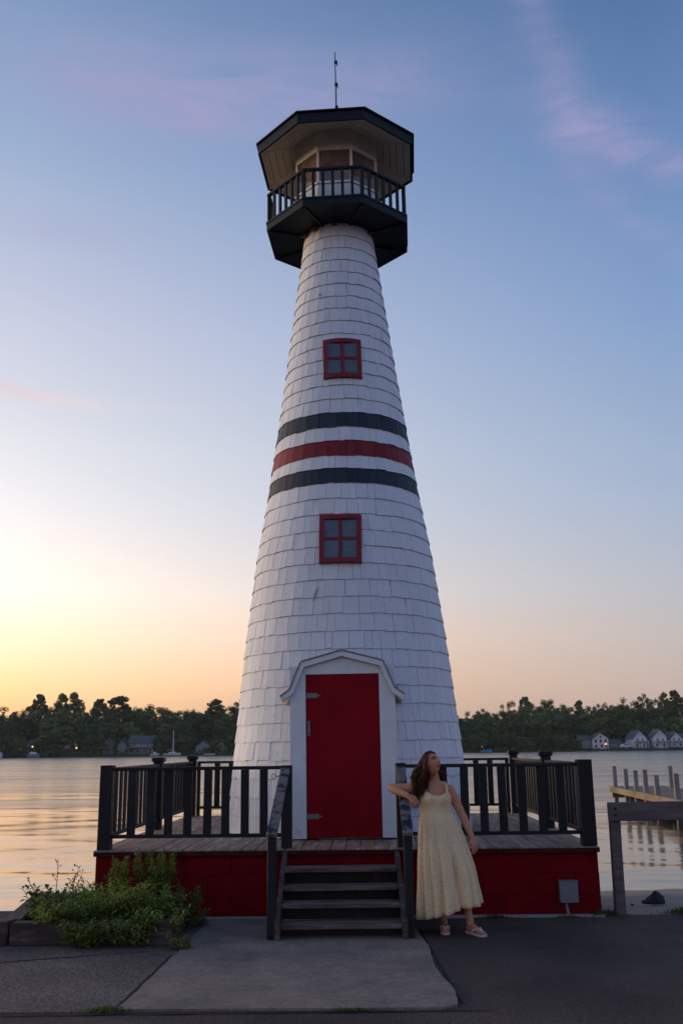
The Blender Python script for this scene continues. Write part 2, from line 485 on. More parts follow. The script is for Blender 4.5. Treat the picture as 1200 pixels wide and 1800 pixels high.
def water_mat():
    m = bpy.data.materials.new('lake_water')
    m.use_nodes = True
    nt = m.node_tree
    N, L = nt.nodes, nt.links
    p = N['Principled BSDF']
    p.inputs['Base Color'].default_value = (0.018, 0.024, 0.024, 1)
    p.inputs['Roughness'].default_value = 0.06
    p.inputs['IOR'].default_value = 1.333
    tc = N.new('ShaderNodeTexCoord')

    def layer(sx, sy, scale, det, dist, prev, strength, rot=0.0):
        mp = N.new('ShaderNodeMapping')
        mp.inputs['Scale'].default_value = (sx, sy, 1)
        mp.inputs['Rotation'].default_value = (0, 0, rot)
        L.new(tc.outputs['Object'], mp.inputs[0])
        n = N.new('ShaderNodeTexNoise')
        n.inputs['Scale'].default_value = scale
        n.inputs['Detail'].default_value = det
        n.inputs['Roughness'].default_value = 0.5
        n.inputs['Distortion'].default_value = 0.3
        L.new(mp.outputs[0], n.inputs['Vector'])
        b = N.new('ShaderNodeBump')
        b.inputs['Strength'].default_value = strength
        b.inputs['Distance'].default_value = dist
        L.new(n.outputs[0], b.inputs['Height'])
        if prev:
            L.new(prev.outputs[0], b.inputs['Normal'])
        return b
    b3 = layer(0.4, 1.0, 3.0, 3, 0.012, None, 0.25, R(-8))
    # wind-roughened farther out than in the lee of the shore
    sp = N.new('ShaderNodeSeparateXYZ')
    L.new(tc.outputs['Object'], sp.inputs[0])
    rr = N.new('ShaderNodeMapRange')
    rr.inputs[1].default_value = 14
    rr.inputs[2].default_value = 70
    rr.inputs[3].default_value = 0.08
    rr.inputs[4].default_value = 0.25
    L.new(sp.outputs[1], rr.inputs[0])
    wm_ = N.new('ShaderNodeMapping')
    wm_.inputs['Scale'].default_value = (0.25, 1, 1)
    L.new(tc.outputs['Object'], wm_.inputs[0])
    wn = N.new('ShaderNodeTexNoise')
    wn.inputs['Scale'].default_value = 0.16
    wn.inputs['Detail'].default_value = 5
    L.new(wm_.outputs[0], wn.inputs['Vector'])
    wr = N.new('ShaderNodeMapRange')
    wr.inputs[1].default_value = 0.35
    wr.inputs[2].default_value = 0.65
    wr.inputs[3].default_value = 0.7
    wr.inputs[4].default_value = 1.3
    L.new(wn.outputs[0], wr.inputs[0])
    wx = N.new('ShaderNodeMath')
    wx.operation = 'MULTIPLY'
    L.new(rr.outputs[0], wx.inputs[0])
    L.new(wr.outputs[0], wx.inputs[1])
    L.new(wx.outputs[0], p.inputs['Roughness'])
    L.new(b3.outputs[0], p.inputs['Normal'])
    return m


M['water'] = water_mat()


def dress_mat():
    m = bpy.data.materials.new('cream_print_cotton')
    m.use_nodes = True
    nt = m.node_tree
    N, L = nt.nodes, nt.links
    p = N['Principled BSDF']
    p.inputs['Roughness'].default_value = 0.9
    p.inputs['Specular IOR Level'].default_value = 0.15
    tc = N.new('ShaderNodeTexCoord')
    v = N.new('ShaderNodeTexVoronoi')
    v.inputs['Scale'].default_value = 105
    L.new(tc.outputs['Object'], v.inputs['Vector'])
    mr = N.new('ShaderNodeMapRange')
    mr.inputs[1].default_value = 0.28
    mr.inputs[2].default_value = 0.42
    L.new(v.outputs['Distance'], mr.inputs[0])
    mx = N.new('ShaderNodeMix')
    mx.data_type = 'RGBA'
    mx.inputs[6].default_value = (0.62, 0.42, 0.22, 1)
    mx.inputs[7].default_value = (0.90, 0.69, 0.42, 1)
    L.new(mr.outputs[0], mx.inputs[0])
    L.new(mx.outputs[2], p.inputs['Base Color'])
    b = N.new('ShaderNodeBump')
    b.inputs['Strength'].default_value = 0.3
    b.inputs['Distance'].default_value = 0.004
    n = N.new('ShaderNodeTexNoise')
    n.inputs['Scale'].default_value = 120
    L.new(tc.outputs['Object'], n.inputs['Vector'])
    L.new(n.outputs[0], b.inputs['Height'])
    L.new(b.outputs[0], p.inputs['Normal'])
    tr = N.new('ShaderNodeBsdfTranslucent')
    L.new(mx.outputs[2], tr.inputs['Color'])
    ms = N.new('ShaderNodeMixShader')
    ms.inputs[0].default_value = 0.12
    L.new(p.outputs[0], ms.inputs[1])
    L.new(tr.outputs[0], ms.inputs[2])
    L.new(ms.outputs[0], N['Material Output'].inputs['Surface'])
    return m


M['dress'] = dress_mat()


def skin_mat():
    m = bpy.data.materials.new('tanned_skin')
    m.use_nodes = True
    nt = m.node_tree
    N, L = nt.nodes, nt.links
    p = N['Principled BSDF']
    p.inputs['Roughness'].default_value = 0.5
    p.inputs['Specular IOR Level'].default_value = 0.35
    a = N.new('ShaderNodeAttribute')
    a.attribute_name = 'tone'
    L.new(a.outputs['Color'], p.inputs['Base Color'])
    p.inputs['Subsurface Weight'].default_value = 0.08
    p.inputs['Subsurface Radius'].default_value = (0.02, 0.008, 0.004)
    return m


M['skin'] = skin_mat()


# ------------------------------------------------------------------ mesh helpers
def link(o, parent=None):
    COL.objects.link(o)
    if parent is not None:
        o.parent = parent
    return o


def tag(o, label=None, cat=None, group=None, kind=None):
    for k, v in (('label', label), ('category', cat), ('group', group), ('kind', kind)):
        if v:
            o[k] = v
    return o


def empty(name, loc=(0, 0, 0), rot=(0, 0, 0)):
    o = bpy.data.objects.new(name, None)
    o.location = loc
    o.rotation_euler = rot
    o.empty_display_size = 0.2
    return link(o)


class MB:
    def __init__(s):
        s.v = []
        s.f = []
        s.mi = []
        s.cur = 0

    def add(s, vs, fs):
        b = len(s.v)
        s.v += [tuple(q) for q in vs]
        s.f += [tuple(i + b for i in f) for f in fs]
        s.mi += [s.cur] * len(fs)
        return s

    def hexa(s, p):          # 8 corners: bottom 4 ccw, top 4 ccw
        return s.add(p, [(3, 2, 1, 0), (4, 5, 6, 7), (0, 1, 5, 4), (1, 2, 6, 5), (2, 3, 7, 6), (3, 0, 4, 7)])

    def box(s, x0, x1, y0, y1, z0, z1, mtx=None, bev=0.0):
        if bev > 0:
            return s.bbox(x0, x1, y0, y1, z0, z1, bev, mtx)
        p = [(x0, y0, z0), (x1, y0, z0), (x1, y1, z0), (x0, y1, z0), (x0, y0, z1), (x1, y0, z1), (x1, y1, z1), (x0, y1, z1)]
        if mtx is not None:
            p = [mtx @ Vector(q) for q in p]
        return s.hexa(p)

    def bbox(s, x0, x1, y0, y1, z0, z1, b, mtx=None):
        bm = bmesh.new()
        bmesh.ops.create_cube(bm, size=1.0)
        for v in bm.verts:
            v.co = Vector(((x0 + x1) / 2 + v.co.x * (x1 - x0), (y0 + y1) / 2 + v.co.y * (y1 - y0), (z0 + z1) / 2 + v.co.z * (z1 - z0)))
        bmesh.ops.bevel(bm, geom=bm.edges[:], offset=b, segments=1, affect='EDGES', clamp_overlap=True)
        bm.verts.index_update()
        vs = [(mtx @ v.co) if mtx is not None else v.co.copy() for v in bm.verts]
        fs = [tuple(v.index for v in f.verts) for f in bm.faces]
        bm.free()
        return s.add(vs, fs)

    def bar(s, a, b, w, h, up=(0, 0, 1), bev=0.0):
        a, b = Vector(a), Vector(b)
        d = b - a
        z = d.normalized()
        x = Vector(up).cross(z)
        if x.length < 1e-5:
            x = Vector((1, 0, 0)).cross(z)
        x.normalize()
        y = z.cross(x)
        m = Matrix((x, y, z)).transposed().to_4x4()
        m.translation = a
        return s.box(-w / 2, w / 2, -h / 2, h / 2, 0, d.length, m, bev)

    def tube(s, path, radii, n=8, cap=True, squash=None):
        path = [Vector(q) for q in path]
        if isinstance(radii, (int, float)):
            radii = [radii] * len(path)
        rings = []
        prev = None
        for i, q in enumerate(path):
            t = (path[min(i + 1, len(path) - 1)] - path[max(i - 1, 0)])
            t = t.normalized() if t.length > 1e-9 else Vector((0, 0, 1))
            x = prev - t * prev.dot(t) if prev is not None else (Vector((0, 1, 0)) if abs(t.y) < 0.9 else Vector((1, 0, 0)))
            x = (x - t * x.dot(t)).normalized()
            prev = x
            y = t.cross(x)
            r = radii[i]
            rx, ry = (r if isinstance(r, tuple) else (r, r))
            rings.append([q + x * (rx * math.cos(2 * PI * k / n)) + y * (ry * math.sin(2 * PI * k / n)) for k in range(n)])
        vs = [p for rg in rings for p in rg]
        fs = []
        for i in range(len(rings) - 1):
            for k in range(n):
                a, b = i * n + k, i * n + (k + 1) % n
                fs.append((a, b, b + n, a + n))
        if cap:
            fs.append(tuple(range(n - 1, -1, -1)))
            fs.append(tuple((len(rings) - 1) * n + k for k in range(n)))
        return s.add(vs, fs)

    def loft(s, rings, cap=True):
        n = len(rings[0])
        vs = [p for rg in rings for p in rg]
        fs = []
        for i in range(len(rings) - 1):
            for k in range(n):
                a, b = i * n + k, i * n + (k + 1) % n
                fs.append((a, b, b + n, a + n))
        if cap:
            fs.append(tuple(range(n - 1, -1, -1)))
            fs.append(tuple((len(rings) - 1) * n + k for k in range(n)))
        return s.add(vs, fs)

    def mesh(s, name, mats, smooth=False):
        me = bpy.data.meshes.new(name)
        me.from_pydata([tuple(q) for q in s.v], [], s.f)
        if not isinstance(mats, (list, tuple)):
            mats = [mats]
        for m in mats:
            me.materials.append(m)
        if len(mats) > 1:
            me.polygons.foreach_set('material_index', s.mi)
        if smooth:
            me.polygons.foreach_set('use_smooth', [True] * len(me.polygons))
        me.update()
        return me

    def build(s, name, m, parent=None, smooth=False):
        return link(bpy.data.objects.new(name, s.mesh(name, m, smooth)), parent)


def place(name, me, parent, mtx):
    o = bpy.data.objects.new(name, me)
    link(o, parent)
    o.matrix_local = mtx
    return o


def smoothstep(a, b, x):
    t = max(0.0, min(1.0, (x - a) / (b - a)))
    return t * t * (3 - 2 * t)


def interp(tab, x):
    if x <= tab[0][0]:
        return tab[0][1]
    for (a, b), (c, d) in zip(tab, tab[1:]):
        if x <= c:
            return b + (d - b) * (x - a) / (c - a)
    return tab[-1][1]


# ------------------------------------------------------------------ the setting
WATER_Z = -0.60
# asphalt ground: behind and around the camera up to the shore
mb = MB()
mb.add([(-600, -600, 0), (600, -600, 0), (600, 9.93, 0), (2.35, 9.93, 0), (2.35, 10.6, 0), (-600, 10.6, 0)], [(0, 1, 2, 3, 4, 5)])
tag(mb.build('ground', M['asphalt']), kind='structure')


def shore_line(x):
    return 12.6 + 3.3 * smoothstep(0.5, 4.5, x) + 0.25 * noise.noise(Vector((x * 0.6, 3.1, 0))) + 0.10 * noise.noise(Vector((x * 2.1, 9.1, 0)))


mb = MB()
xs = [-90, -60, -40, -25, -15, -10] + [-8 + 0.25 * i for i in range(100)] + [18, 22, 30, 45, 70, 100]
ys = [9.6 + 0.16 * i for i in range(48)] + [17.5, 18.5, 20, 24, 30, 40]
for y in ys:
    for x in xs:
        sl = shore_line(x)
        t = (y - 9.8) / (sl - 9.8)
        z = -0.03 + (WATER_Z + 0.03) * (t ** 1.15 if t > 0 else t * 0.2)
        z += 0.022 * noise.noise(Vector((x * 1.7, y * 1.7, 0))) + 0.012 * noise.noise(Vector((x * 6, y * 6, 5)))
        if y < 10.7:
            z = min(z, -0.02)
        mb.v.append((x, y, max(z, -3)))
nx = len(xs)
for j in range(len(ys) - 1):
    for i in range(nx - 1):
        mb.f.append((j * nx + i, j * nx + i + 1, (j + 1) * nx + i + 1, (j + 1) * nx + i))
        mb.mi.append(0)
tag(mb.build('beach', M['sand'], smooth=True), kind='structure')

# lake: a real rippled surface, finer near the shore
mb = MB()
rows, y = [], 10.9
while y < 392:
    rows.append(y)
    y *= 1.0058
rows.append(392.0)
cols = [-1.0 + 2.0 * i / 300 for i in range(301)]
OCT = [(7.0, 0.044, 0.55), (2.6, 0.026, 0.55), (1.05, 0.0130, 0.62), (0.45, 0.0060, 0.7), (0.22, 0.0018, 0.8)]
for y in rows:
    hw = 0.52 * y + 5.0
    sp = max(y * 0.0058, 2 * hw / 300)
    line = []
    act = [(lam, amp * min(1.0, max(0.0, lam / (2.6 * sp) - 0.6)), st) for lam, amp, st in OCT]
    act = [q_ for q_ in act if q_[1] > 1e-5]
    calm = 0.45 + 0.55 * smoothstep(13, 20, y)
    for c in cols:
        x = c * hw
        z = WATER_Z
        for k, (lam, amp, st) in enumerate(act):
            z += calm * amp * noise.noise(Vector((x * st / lam + 0.12 * y / lam, y / lam, 7.3 * k)))
        line.append((x, y, z))
    mb.v.append((-900, y, WATER_Z))
    mb.v += line
    mb.v.append((900, y, WATER_Z))
nx = len(cols) + 2
for j in range(len(rows) - 1):
    for i in range(nx - 1):
        mb.f.append((j * nx + i, j * nx + i + 1, (j + 1) * nx + i + 1, (j + 1) * nx + i))
        mb.mi.append(0)
tag(mb.build('lake_water', M['water'], smooth=True), kind='structure')


# old asphalt on the left, concrete landing in the middle
def ragged(pts, step=0.12, amp=0.012, seed=0):
    out = []
    n = len(pts)
    for i in range(n):
        a, b = Vector(pts[i]), Vector(pts[(i + 1) % n])
        k = max(1, int((b - a).length / step))
        nrm = Vector((-(b - a).y, (b - a).x)).normalized()
        for j in range(k):
            q = a.lerp(b, j / k)
            w = amp * noise.noise(Vector((q.x * 5, q.y * 5, seed))) * 2
            out.append(q + nrm * w)
    return out


def slab(name, pts, z0, z1, m):
    b = MB()
    n = len(pts)
    b.add([(p.x, p.y, z0) for p in pts] + [(p.x, p.y, z1) for p in pts], [tuple(range(n, 2 * n))] + [(i, (i + 1) % n, n + (i + 1) % n, n + i) for i in range(n)])
    return tag(b.build(name, m), kind='structure')


slab('old_pavement', ragged([(-9, 6.60), (-1.50, 6.60), (-1.37, 8.30), (-1.30, 9.9), (-9, 9.9)], 0.15, 0.015, 2), -0.02, 0.005, M['asphalt_old'])
slab('concrete_landing', ragged([(-1.455, 6.60), (0.60, 6.555), (0.70, 6.64), (0.715, 6.95), (0.665, 7.6), (0.67, 8.5), (0.62, 9.3), (0.60, 9.86), (-1.30, 9.86), (-1.37, 8.30)], 0.1, 0.008, 5), -0.02, 0.016, M['concrete'])
# cracks and the dark joint before the landing
b = MB()


def strip(b, pts, w, z):
    L_, R_ = [], []
    for i, q in enumerate(pts):
        q = Vector(q)
        d = (Vector(pts[min(i + 1, len(pts) - 1)]) - Vector(pts[max(i - 1, 0)])).normalized()
        n = Vector((-d.y, d.x))
        ww = w * (0.5 + 1.0 * abs(noise.noise(Vector((q.x * 7, q.y * 7, 1)))))
        L_.append((q.x + n.x * ww, q.y + n.y * ww, z))
        R_.append((q.x - n.x * ww, q.y - n.y * ww, z))
    k = len(pts)
    b.add(L_ + R_, [(i, i + k, i + 1 + k, i + 1) for i in range(k - 1)])


def wobble(a, c, n, amp, seed):
    a, c = Vector(a), Vector(c)
    return [tuple(a.lerp(c, i / n) + Vector((noise.noise(Vector((i * 0.9, seed, 0))), noise.noise(Vector((i * 0.9, seed, 7))))) * amp) for i in range(n + 1)]


strip(b, wobble((-4.2, 7.55), (-2.1, 8.28), 24, 0.05, 3), 0.018, 0.009)
strip(b, wobble((-2.1, 8.28), (-1.6, 8.42), 8, 0.03, 4), 0.010, 0.009)
strip(b, wobble((-1.40, 8.25), (-1.478, 6.62), 14, 0.012, 5), 0.016, 0.0095)
strip(b, wobble((-9, 6.56), (0.9, 6.52), 60, 0.012, 6), 0.016, 0.0055)
strip(b, wobble((0.735, 6.7), (0.66, 9.3), 26, 0.012, 8), 0.010, 0.0045)
tag(b.build('pavement_cracks', M['crack']), kind='structure')

# far shore
mb = MB()
fy = [368, 374, 380, 386, 395, 410, 430, 460, 500, 560, 640, 760]
fx = [-700 + 20 * i for i in range(71)]


def far_z(x, y):
    base = interp([(368, -2.5), (376, WATER_Z - 0.3), (380, WATER_Z + 0.5), (386, WATER_Z + 0.9), (395, 0.6), (410, 1.5), (430, 2.6), (460, 4.5), (500, 7), (560, 9), (640, 11), (760, 12)], y + 3 * noise.noise(Vector((x * 0.02, 0, 0))))
    return base


for y in fy:
    for x in fx:
        mb.v.append((x, y, far_z(x, y)))
nx = len(fx)
for j in range(len(fy) - 1):
    for i in range(nx - 1):
        mb.f.append((j * nx + i, j * nx + i + 1, (j + 1) * nx + i + 1, (j + 1) * nx + i))
        mb.mi.append(0)
tag(mb.build('far_shore', M['farland'], smooth=True), kind='structure')

# a wooded hill farther off
mb = MB()
hx = [-1400 + 40 * i for i in range(71)]
for j, (y, k) in enumerate(((1150, 0.0), (1220, 0.75), (1300, 1.0), (1500, 0.9))):
    for x in hx:
        h = 38 + 10 * noise.noise(Vector((x * 0.004, 2.0, 0))) + 3.5 * noise.noise(Vector((x * 0.03, 5.0, 0)))
        mb.v.append((x, y, -2 + (h + 2) * k))
nx = len(hx)
for j in range(3):
    for i in range(nx - 1):
        mb.f.append((j * nx + i, j * nx + i + 1, (j + 1) * nx + i + 1, (j + 1) * nx + i))
        mb.mi.append(0)
tag(mb.build('far_hill', M['farland'], smooth=True), kind='structure')

# ------------------------------------------------------------------ lighthouse
X0, Y0, YAW, PHI = 0.057, 12.418, -0.0247, -0.0734
LEAN = -0.00576
DECK = 0.64
lh = empty('lighthouse', (X0, Y0, 0), (0, LEAN, YAW))
tag(lh, 'tall white shingled lighthouse with navy and red bands and octagonal lantern room', 'lighthouse')
PROFILE = [(0.0, 1.525), (0.64, 1.495), (1.43, 1.435), (2.77, 1.300), (3.94, 1.155), (4.80, 1.010), (5.68, 0.880), (7.04, 0.695), (8.18, 0.548), (8.70, 0.487)]


def prof(z):
    return interp(PROFILE, z)


# sheathing below the shingles
mb = MB()
zz = [0.60 + 0.25 * i for i in range(33)]
zz[-1] = 8.70
mb.loft([[((prof(z) - 0.014) * math.cos(2 * PI * k / 48), (prof(z) - 0.014) * math.sin(2 * PI * k / 48), z) for k in range(48)] for z in zz])
mb.build('tower_core', M['shaft'], lh)

# shingles: one unit shape, placed course by course
courses = [0.645 + 0.20775 * i for i in range(20)] + [4.80, 5.0, 5.17, 5.38, 5.57] + [5.78 + 0.1935 * i for i in range(16)]
unit = MB()
unit.hexa([(-0.5, 0.0, 0.0), (0.5, 0.0, 0.0), (0.5, 1.0, 0.0), (-0.5, 1.0, 0.0), (-0.485, 0.0, 1.0), (0.485, 0.0, 1.0), (0.485, 0.25, 1.0), (-0.485, 0.25, 1.0)])
UV = [Vector(q) for q in unit.v]
UF = unit.f
unit.mi = [1, 0, 0, 0, 0, 0]
sh_mesh = {k: unit.mesh('shingle_' + k, [M[m], M['butt']]) for k, m in (('white', 'shingle'), ('navy', 'shingle_navy'), ('red', 'shingle_red'))}
lhm = Matrix.Translation((X0, Y0, 0)) @ Matrix.Rotation(YAW, 4, 'Z') @ Matrix.Rotation(LEAN, 4, 'Y')
camp = Vector((0, 0, 1.6))
cand = []
rs = random.Random(11)
WIN = [(0.036, 6.55, 0.50, 0.575), (-0.022, 4.055, 0.51, 0.615)]
for ci in range(len(courses) - 1):
    z0, z1 = courses[ci], courses[ci + 1]
    kind = 'navy' if ci in (20, 24) else 'red' if ci == 22 else 'white'
    h = (z1 - z0) * 1.12
    zm = (z0 + z1) / 2
    r = prof(z0)
    slope = math.atan2(prof(z0) - prof(z0 + h), h)
    a = rs.uniform(0, 0.2)
    a_end = a + 2 * PI
    while a < a_end - 0.02:
        w = rs.choice((0.085, 0.10, 0.12, 0.13, 0.15, 0.16, 0.18, 0.20)) * (0.72 + 0.28 * r / 1.4)
        da = w / r
        if a + da > a_end - 0.05:
            da = a_end - a
            w = da * r
        ac = a + da / 2
        a += da
        n = Vector((math.cos(ac), math.sin(ac), 0))
        t = Vector((-math.sin(ac), math.cos(ac), 0))
        up = (Vector((0, 0, 1)) * math.cos(slope) - n * math.sin(slope))
        out = t.cross(up) * 1.0
        out = -out if out.dot(n) < 0 else out
        # sides of the flat boards: keep tangent inside the curve
        sag = w * w / (8 * r)
        rot = rs.uniform(-0.012, 0.012) if rs.random() < 0.93 else rs.uniform(-0.04, 0.04)
        thick = rs.uniform(0.015, 0.020)
        base = n * (r - 0.004 - sag * 0.3) + Vector((0, 0, z0 + rs.uniform(-0.009, 0.006)))
        m4 = Matrix((t * (w - rs.uniform(0.0010, 0.0032)), out * thick, up * h)).transposed().to_4x4()
        m4 = Matrix.Translation(base) @ Matrix.Rotation(rot, 4, n) @ m4
        wp = lhm @ (base + up * h / 2)
        wn = lhm.to_3x3() @ out
        v = camp - wp
        area = w * h * max(0.0, wn.dot(v.normalized())) / v.length_squared
        lx, lz = base.x, zm
        hidden = (n.y < 0 and abs(lx + 0.02) < 0.60 and lz < 2.45) or any(abs(lx - wx) < ww / 2 - 0.05 and abs(lz - wz) < wh / 2 - 0.08 and n.y < 0 for wx, wz, ww, wh in WIN)
        cand.append((0.0 if hidden else area, kind, m4))
cand.sort(key=lambda c: -c[0])
for area, kind, m4 in cand[:300]:
    place('shingle', sh_mesh[kind], lh, m4)
mb = MB()
for area, kind, m4 in cand[300:]:
    mb.add([m4 @ q for q in UV], UF)
    mb.mi[-6:] = [3] + [{'white': 0, 'navy': 1, 'red': 2}[kind]] * 5
o = mb.build('shingles', [M['shingle'], M['shingle_navy'], M['shingle_red'], M['butt']], lh)
tag(o, kind='stuff')

for (ax, zc, ln_, tl) in ((-0.36, 3.30, 0.18, 0.5), (-0.27, 7.55, 0.04, 0.2)):  # small grey marks lying on the shingle face
    rr_ = prof(zc)
    mb = MB()
    pts = [(math.sin(ax / rr_ + 0.03 * q_ / rr_ * tl) * (rr_ + 0.021), -math.cos(ax / rr_ + 0.03 * q_ / rr_ * tl) * (rr_ + 0.021 - 0.03 * q_ * ln_), zc + ln_ * q_ / 4) for q_ in range(5)]
    mb.tube(pts, [0.004, 0.012, 0.014, 0.010, 0.003], 6)
    mb.build('grey_mark', M['grey_mark'], lh)
# windows
for wi, (wx, wz, ww, wh) in enumerate(WIN):
    slope = math.atan2(prof(wz - 0.3) - prof(wz + 0.3), 0.6)
    ang = math.asin(wx / prof(wz))
    surf = prof(wz) - wx * wx / 2 / prof(wz)
    wm = Matrix.Translation((wx, -surf - 0.012, wz)) @ Matrix.Rotation(ang, 4, 'Z') @ Matrix.Rotation(-slope, 4, 'X') @ Matrix.Rotation(R(0.6 if wi else -0.4), 4, 'Y')
    hw, hh, fw = ww / 2, wh / 2, 0.058
    mb = MB()
    # the casing bows back with the tower towards its sides
    def bow(x):
        return 0.055 * (x / hw) ** 2 if wi == 0 else 0.018 * (x / hw) ** 2
    sg = 8
    for (z_a, z_b) in ((hh - fw, hh), (-hh, -hh + fw)):
        for k in range(sg):
            xa, xb = -hw + ww * k / sg, -hw + ww * (k + 1) / sg
            ya, yb = bow(xa), bow(xb)
            mb.hexa([(xa, -0.05 + ya, z_a), (xb, -0.05 + yb, z_a), (xb, 0.05, z_a), (xa, 0.05, z_a), (xa, -0.05 + ya, z_b), (xb, -0.05 + yb, z_b), (xb, 0.05, z_b), (xa, 0.05, z_b)])
    for s in (-1, 1):
        xa, xb = (s * hw, s * (hw - fw)) if s < 0 else (s * (hw - fw), s * hw)
        mb.hexa([(xa, -0.047 + bow(xa), -hh + fw + 0.001), (xb, -0.047 + bow(xb), -hh + fw + 0.001), (xb, 0.05, -hh + fw + 0.001), (xa, 0.05, -hh + fw + 0.001), (xa, -0.047 + bow(xa), hh - fw - 0.001), (xb, -0.047 + bow(xb), hh - fw - 0.001), (xb, 0.05, hh - fw - 0.001), (xa, 0.05, hh - fw - 0.001)])
    win = mb.build('window', M['red_frame'], lh)
    win.matrix_local = wm
    mb = MB()
    iw, ih = hw - fw, hh - fw
    mb.box(-0.022, 0.022, -0.032, -0.004, -ih, ih)
    mb.box(-iw, -0.0225, -0.029, -0.006, -0.019, 0.019)
    mb.box(0.0225, iw, -0.029, -0.006, -0.019, 0.019)
    mb.build('glazing_bar', M['red_frame'], win)
    for sx in (-1, 1):
        for sz in (-1, 1):
            mb = MB()
            x_a, x_b = sorted((sx * 0.023, sx * (iw - 0.001)))
            z_a, z_b = sorted((sz * 0.020, sz * (ih - 0.001)))
            mb.box(x_a, x_b, -0.020, -0.016, z_a, z_b)
            mb.build('pane', M['glass'], win)
    mb = MB()
    mb.box(-iw + 0.002, iw - 0.002, 0.02, 0.024, -ih + 0.002, ih - 0.002)
    mb.build('curtain', M['curtain'], win)
    if wi == 1:
        mb = MB()
        for (xa, xb, xc, xd, zt) in ((0.05, iw - 0.01, iw - 0.01, 0.11, -0.14), (-0.12, -0.03, -0.025, -0.11, -0.155)):
            mb.hexa([(xa, 0.004, -ih + 0.003), (xb, 0.004, -ih + 0.003), (xb, 0.016, -ih + 0.003), (xa, 0.016, -ih + 0.003), (xd, 0.004, zt), (xc, 0.004, zt), (xc, 0.016, zt), (xd, 0.016, zt)])
        mb.build('sill_board', M['tan'], win)

# door bay: casing, gable, curved hood, door with its fittings
DX, DY = -0.02, -1.60          # local centre, front plane of casing
bay = MB()
for s in (-1, 1):
    xa, xb = sorted((DX + s * 0.41, DX + s * 0.585))
    bay.box(xa, xb, DY, DY + 0.035, DECK + 0.018, 2.50)
    xa, xb = sorted((DX + s * 0.545, DX + s * 0.575))
    bay.box(xa, xb, DY + 0.036, DY + 0.9, DECK + 0.018, 2.26)
casing = bay.build('door_casing', M['white'], lh)
hood = [(-0.690, 2.165), (-0.580, 2.245), (-0.455, 2.545), (0.0, 2.665), (0.455, 2.545), (0.580, 2.245), (0.690, 2.165)]
hood_in = [(-0.672, 2.118), (-0.548, 2.200), (-0.425, 2.490), (0.0, 2.605), (0.425, 2.490), (0.548, 2.200), (0.672, 2.118)]
mb = MB()
g = [(DX + x, DY + 0.004, z) for x, z in [(-0.41, 2.41), (0.41, 2.41), (0.44, 2.49), (0.43, 2.525), (0.0, 2.635), (-0.43, 2.525), (-0.44, 2.49)]]
g2 = [(x, y + 0.028, z) for x, y, z in g]
k = len(g)
mb.add(g + g2, [tuple(range(k)), tuple(range(2 * k - 1, k - 1, -1))] + [(i, k + i, k + (i + 1) % k, (i + 1) % k) for i in range(k)])
mb.build('gable_panel', M['white'], lh)
mb = MB()
for i in range(len(hood) - 1):
    (xa, za), (xb, zb) = hood[i], hood[i + 1]
    (xc, zc), (xd, zd) = hood_in[i], hood_in[i + 1]
    mb.hexa([(DX + xc, DY - 0.05, zc), (DX + xd, DY - 0.05, zd), (DX + xd, DY - 0.012, zd), (DX + xc, DY - 0.012, zc), (DX + xa, DY - 0.05, za), (DX + xb, DY - 0.05, zb), (DX + xb, DY - 0.012, zb), (DX + xa, DY - 0.012, za)])
hd = mb.build('hood_trim', M['white'], lh)
mb = MB()
for i in range(len(hood) - 1):
    (xa, za), (xb, zb) = hood[i], hood[i + 1]
    nx_, nz_ = -(zb - za), (xb - xa)
    l_ = math.hypot(nx_, nz_)
    nx_, nz_ = nx_ / l_, nz_ / l_
    t0, t1 = 0.001, 0.014
    mb.hexa([(DX + xa + nx_ * t0, DY - 0.062, za + nz_ * t0), (DX + xb + nx_ * t0, DY - 0.062, zb + nz_ * t0), (DX + xb + nx_ * t0, DY + 0.75, zb + nz_ * t0), (DX + xa + nx_ * t0, DY + 0.75, za + nz_ * t0),
             (DX + xa + nx_ * t1, DY - 0.062, za + nz_ * t1), (DX + xb + nx_ * t1, DY - 0.062, zb + nz_ * t1), (DX + xb + nx_ * t1, DY + 0.75, zb + nz_ * t1), (DX + xa + nx_ * t1, DY + 0.75, za + nz_ * t1)])
mb.build('hood_roof', M['boxgrey'], lh)
mb = MB()
for s in (-1, 1):
    xa, xb = sorted((DX + s * 0.577, DX + s * 0.668))
    za, zb = (2.135, 2.215) if s < 0 else (2.215, 2.135)
    mb.hexa([(xa, DY - 0.011, za - 0.035), (xb, DY - 0.011, zb - 0.035), (xb, DY + 0.5, zb - 0.035), (xa, DY + 0.5, za - 0.035), (xa, DY - 0.011, za), (xb, DY - 0.011, zb), (xb, DY + 0.5, zb), (xa, DY + 0.5, za)])
mb.build('hood_eave', M['beige'], lh)
mb = MB()
mb.box(DX - 0.406, DX + 0.406, DY + 0.012, DY + 0.055, DECK + 0.022, 2.407, None, 0.004)
door = mb.build('door', M['door'], lh)
for zc in (2.175, 0.885):
    mb = MB()
    mb.box(DX - 0.405, DX - 0.275, DY + 0.004, DY + 0.0115, zc - 0.028, zc + 0.028, None, 0.003)
    mb.box(DX - 0.274, DX - 0.245, DY + 0.005, DY + 0.0115, zc - 0.008, zc + 0.008)
    for q in range(3):
        mb.tube([(DX - 0.38 + 0.045 * q, DY + 0.0035, zc + 0.016), (DX - 0.38 + 0.045 * q, DY - 0.002, zc + 0.016)], 0.006, 6)
        mb.tube([(DX - 0.38 + 0.045 * q, DY + 0.0035, zc - 0.016), (DX - 0.38 + 0.045 * q, DY - 0.002, zc - 0.016)], 0.006, 6)
    mb.build('hinge', M['steel'], door)
mb = MB()
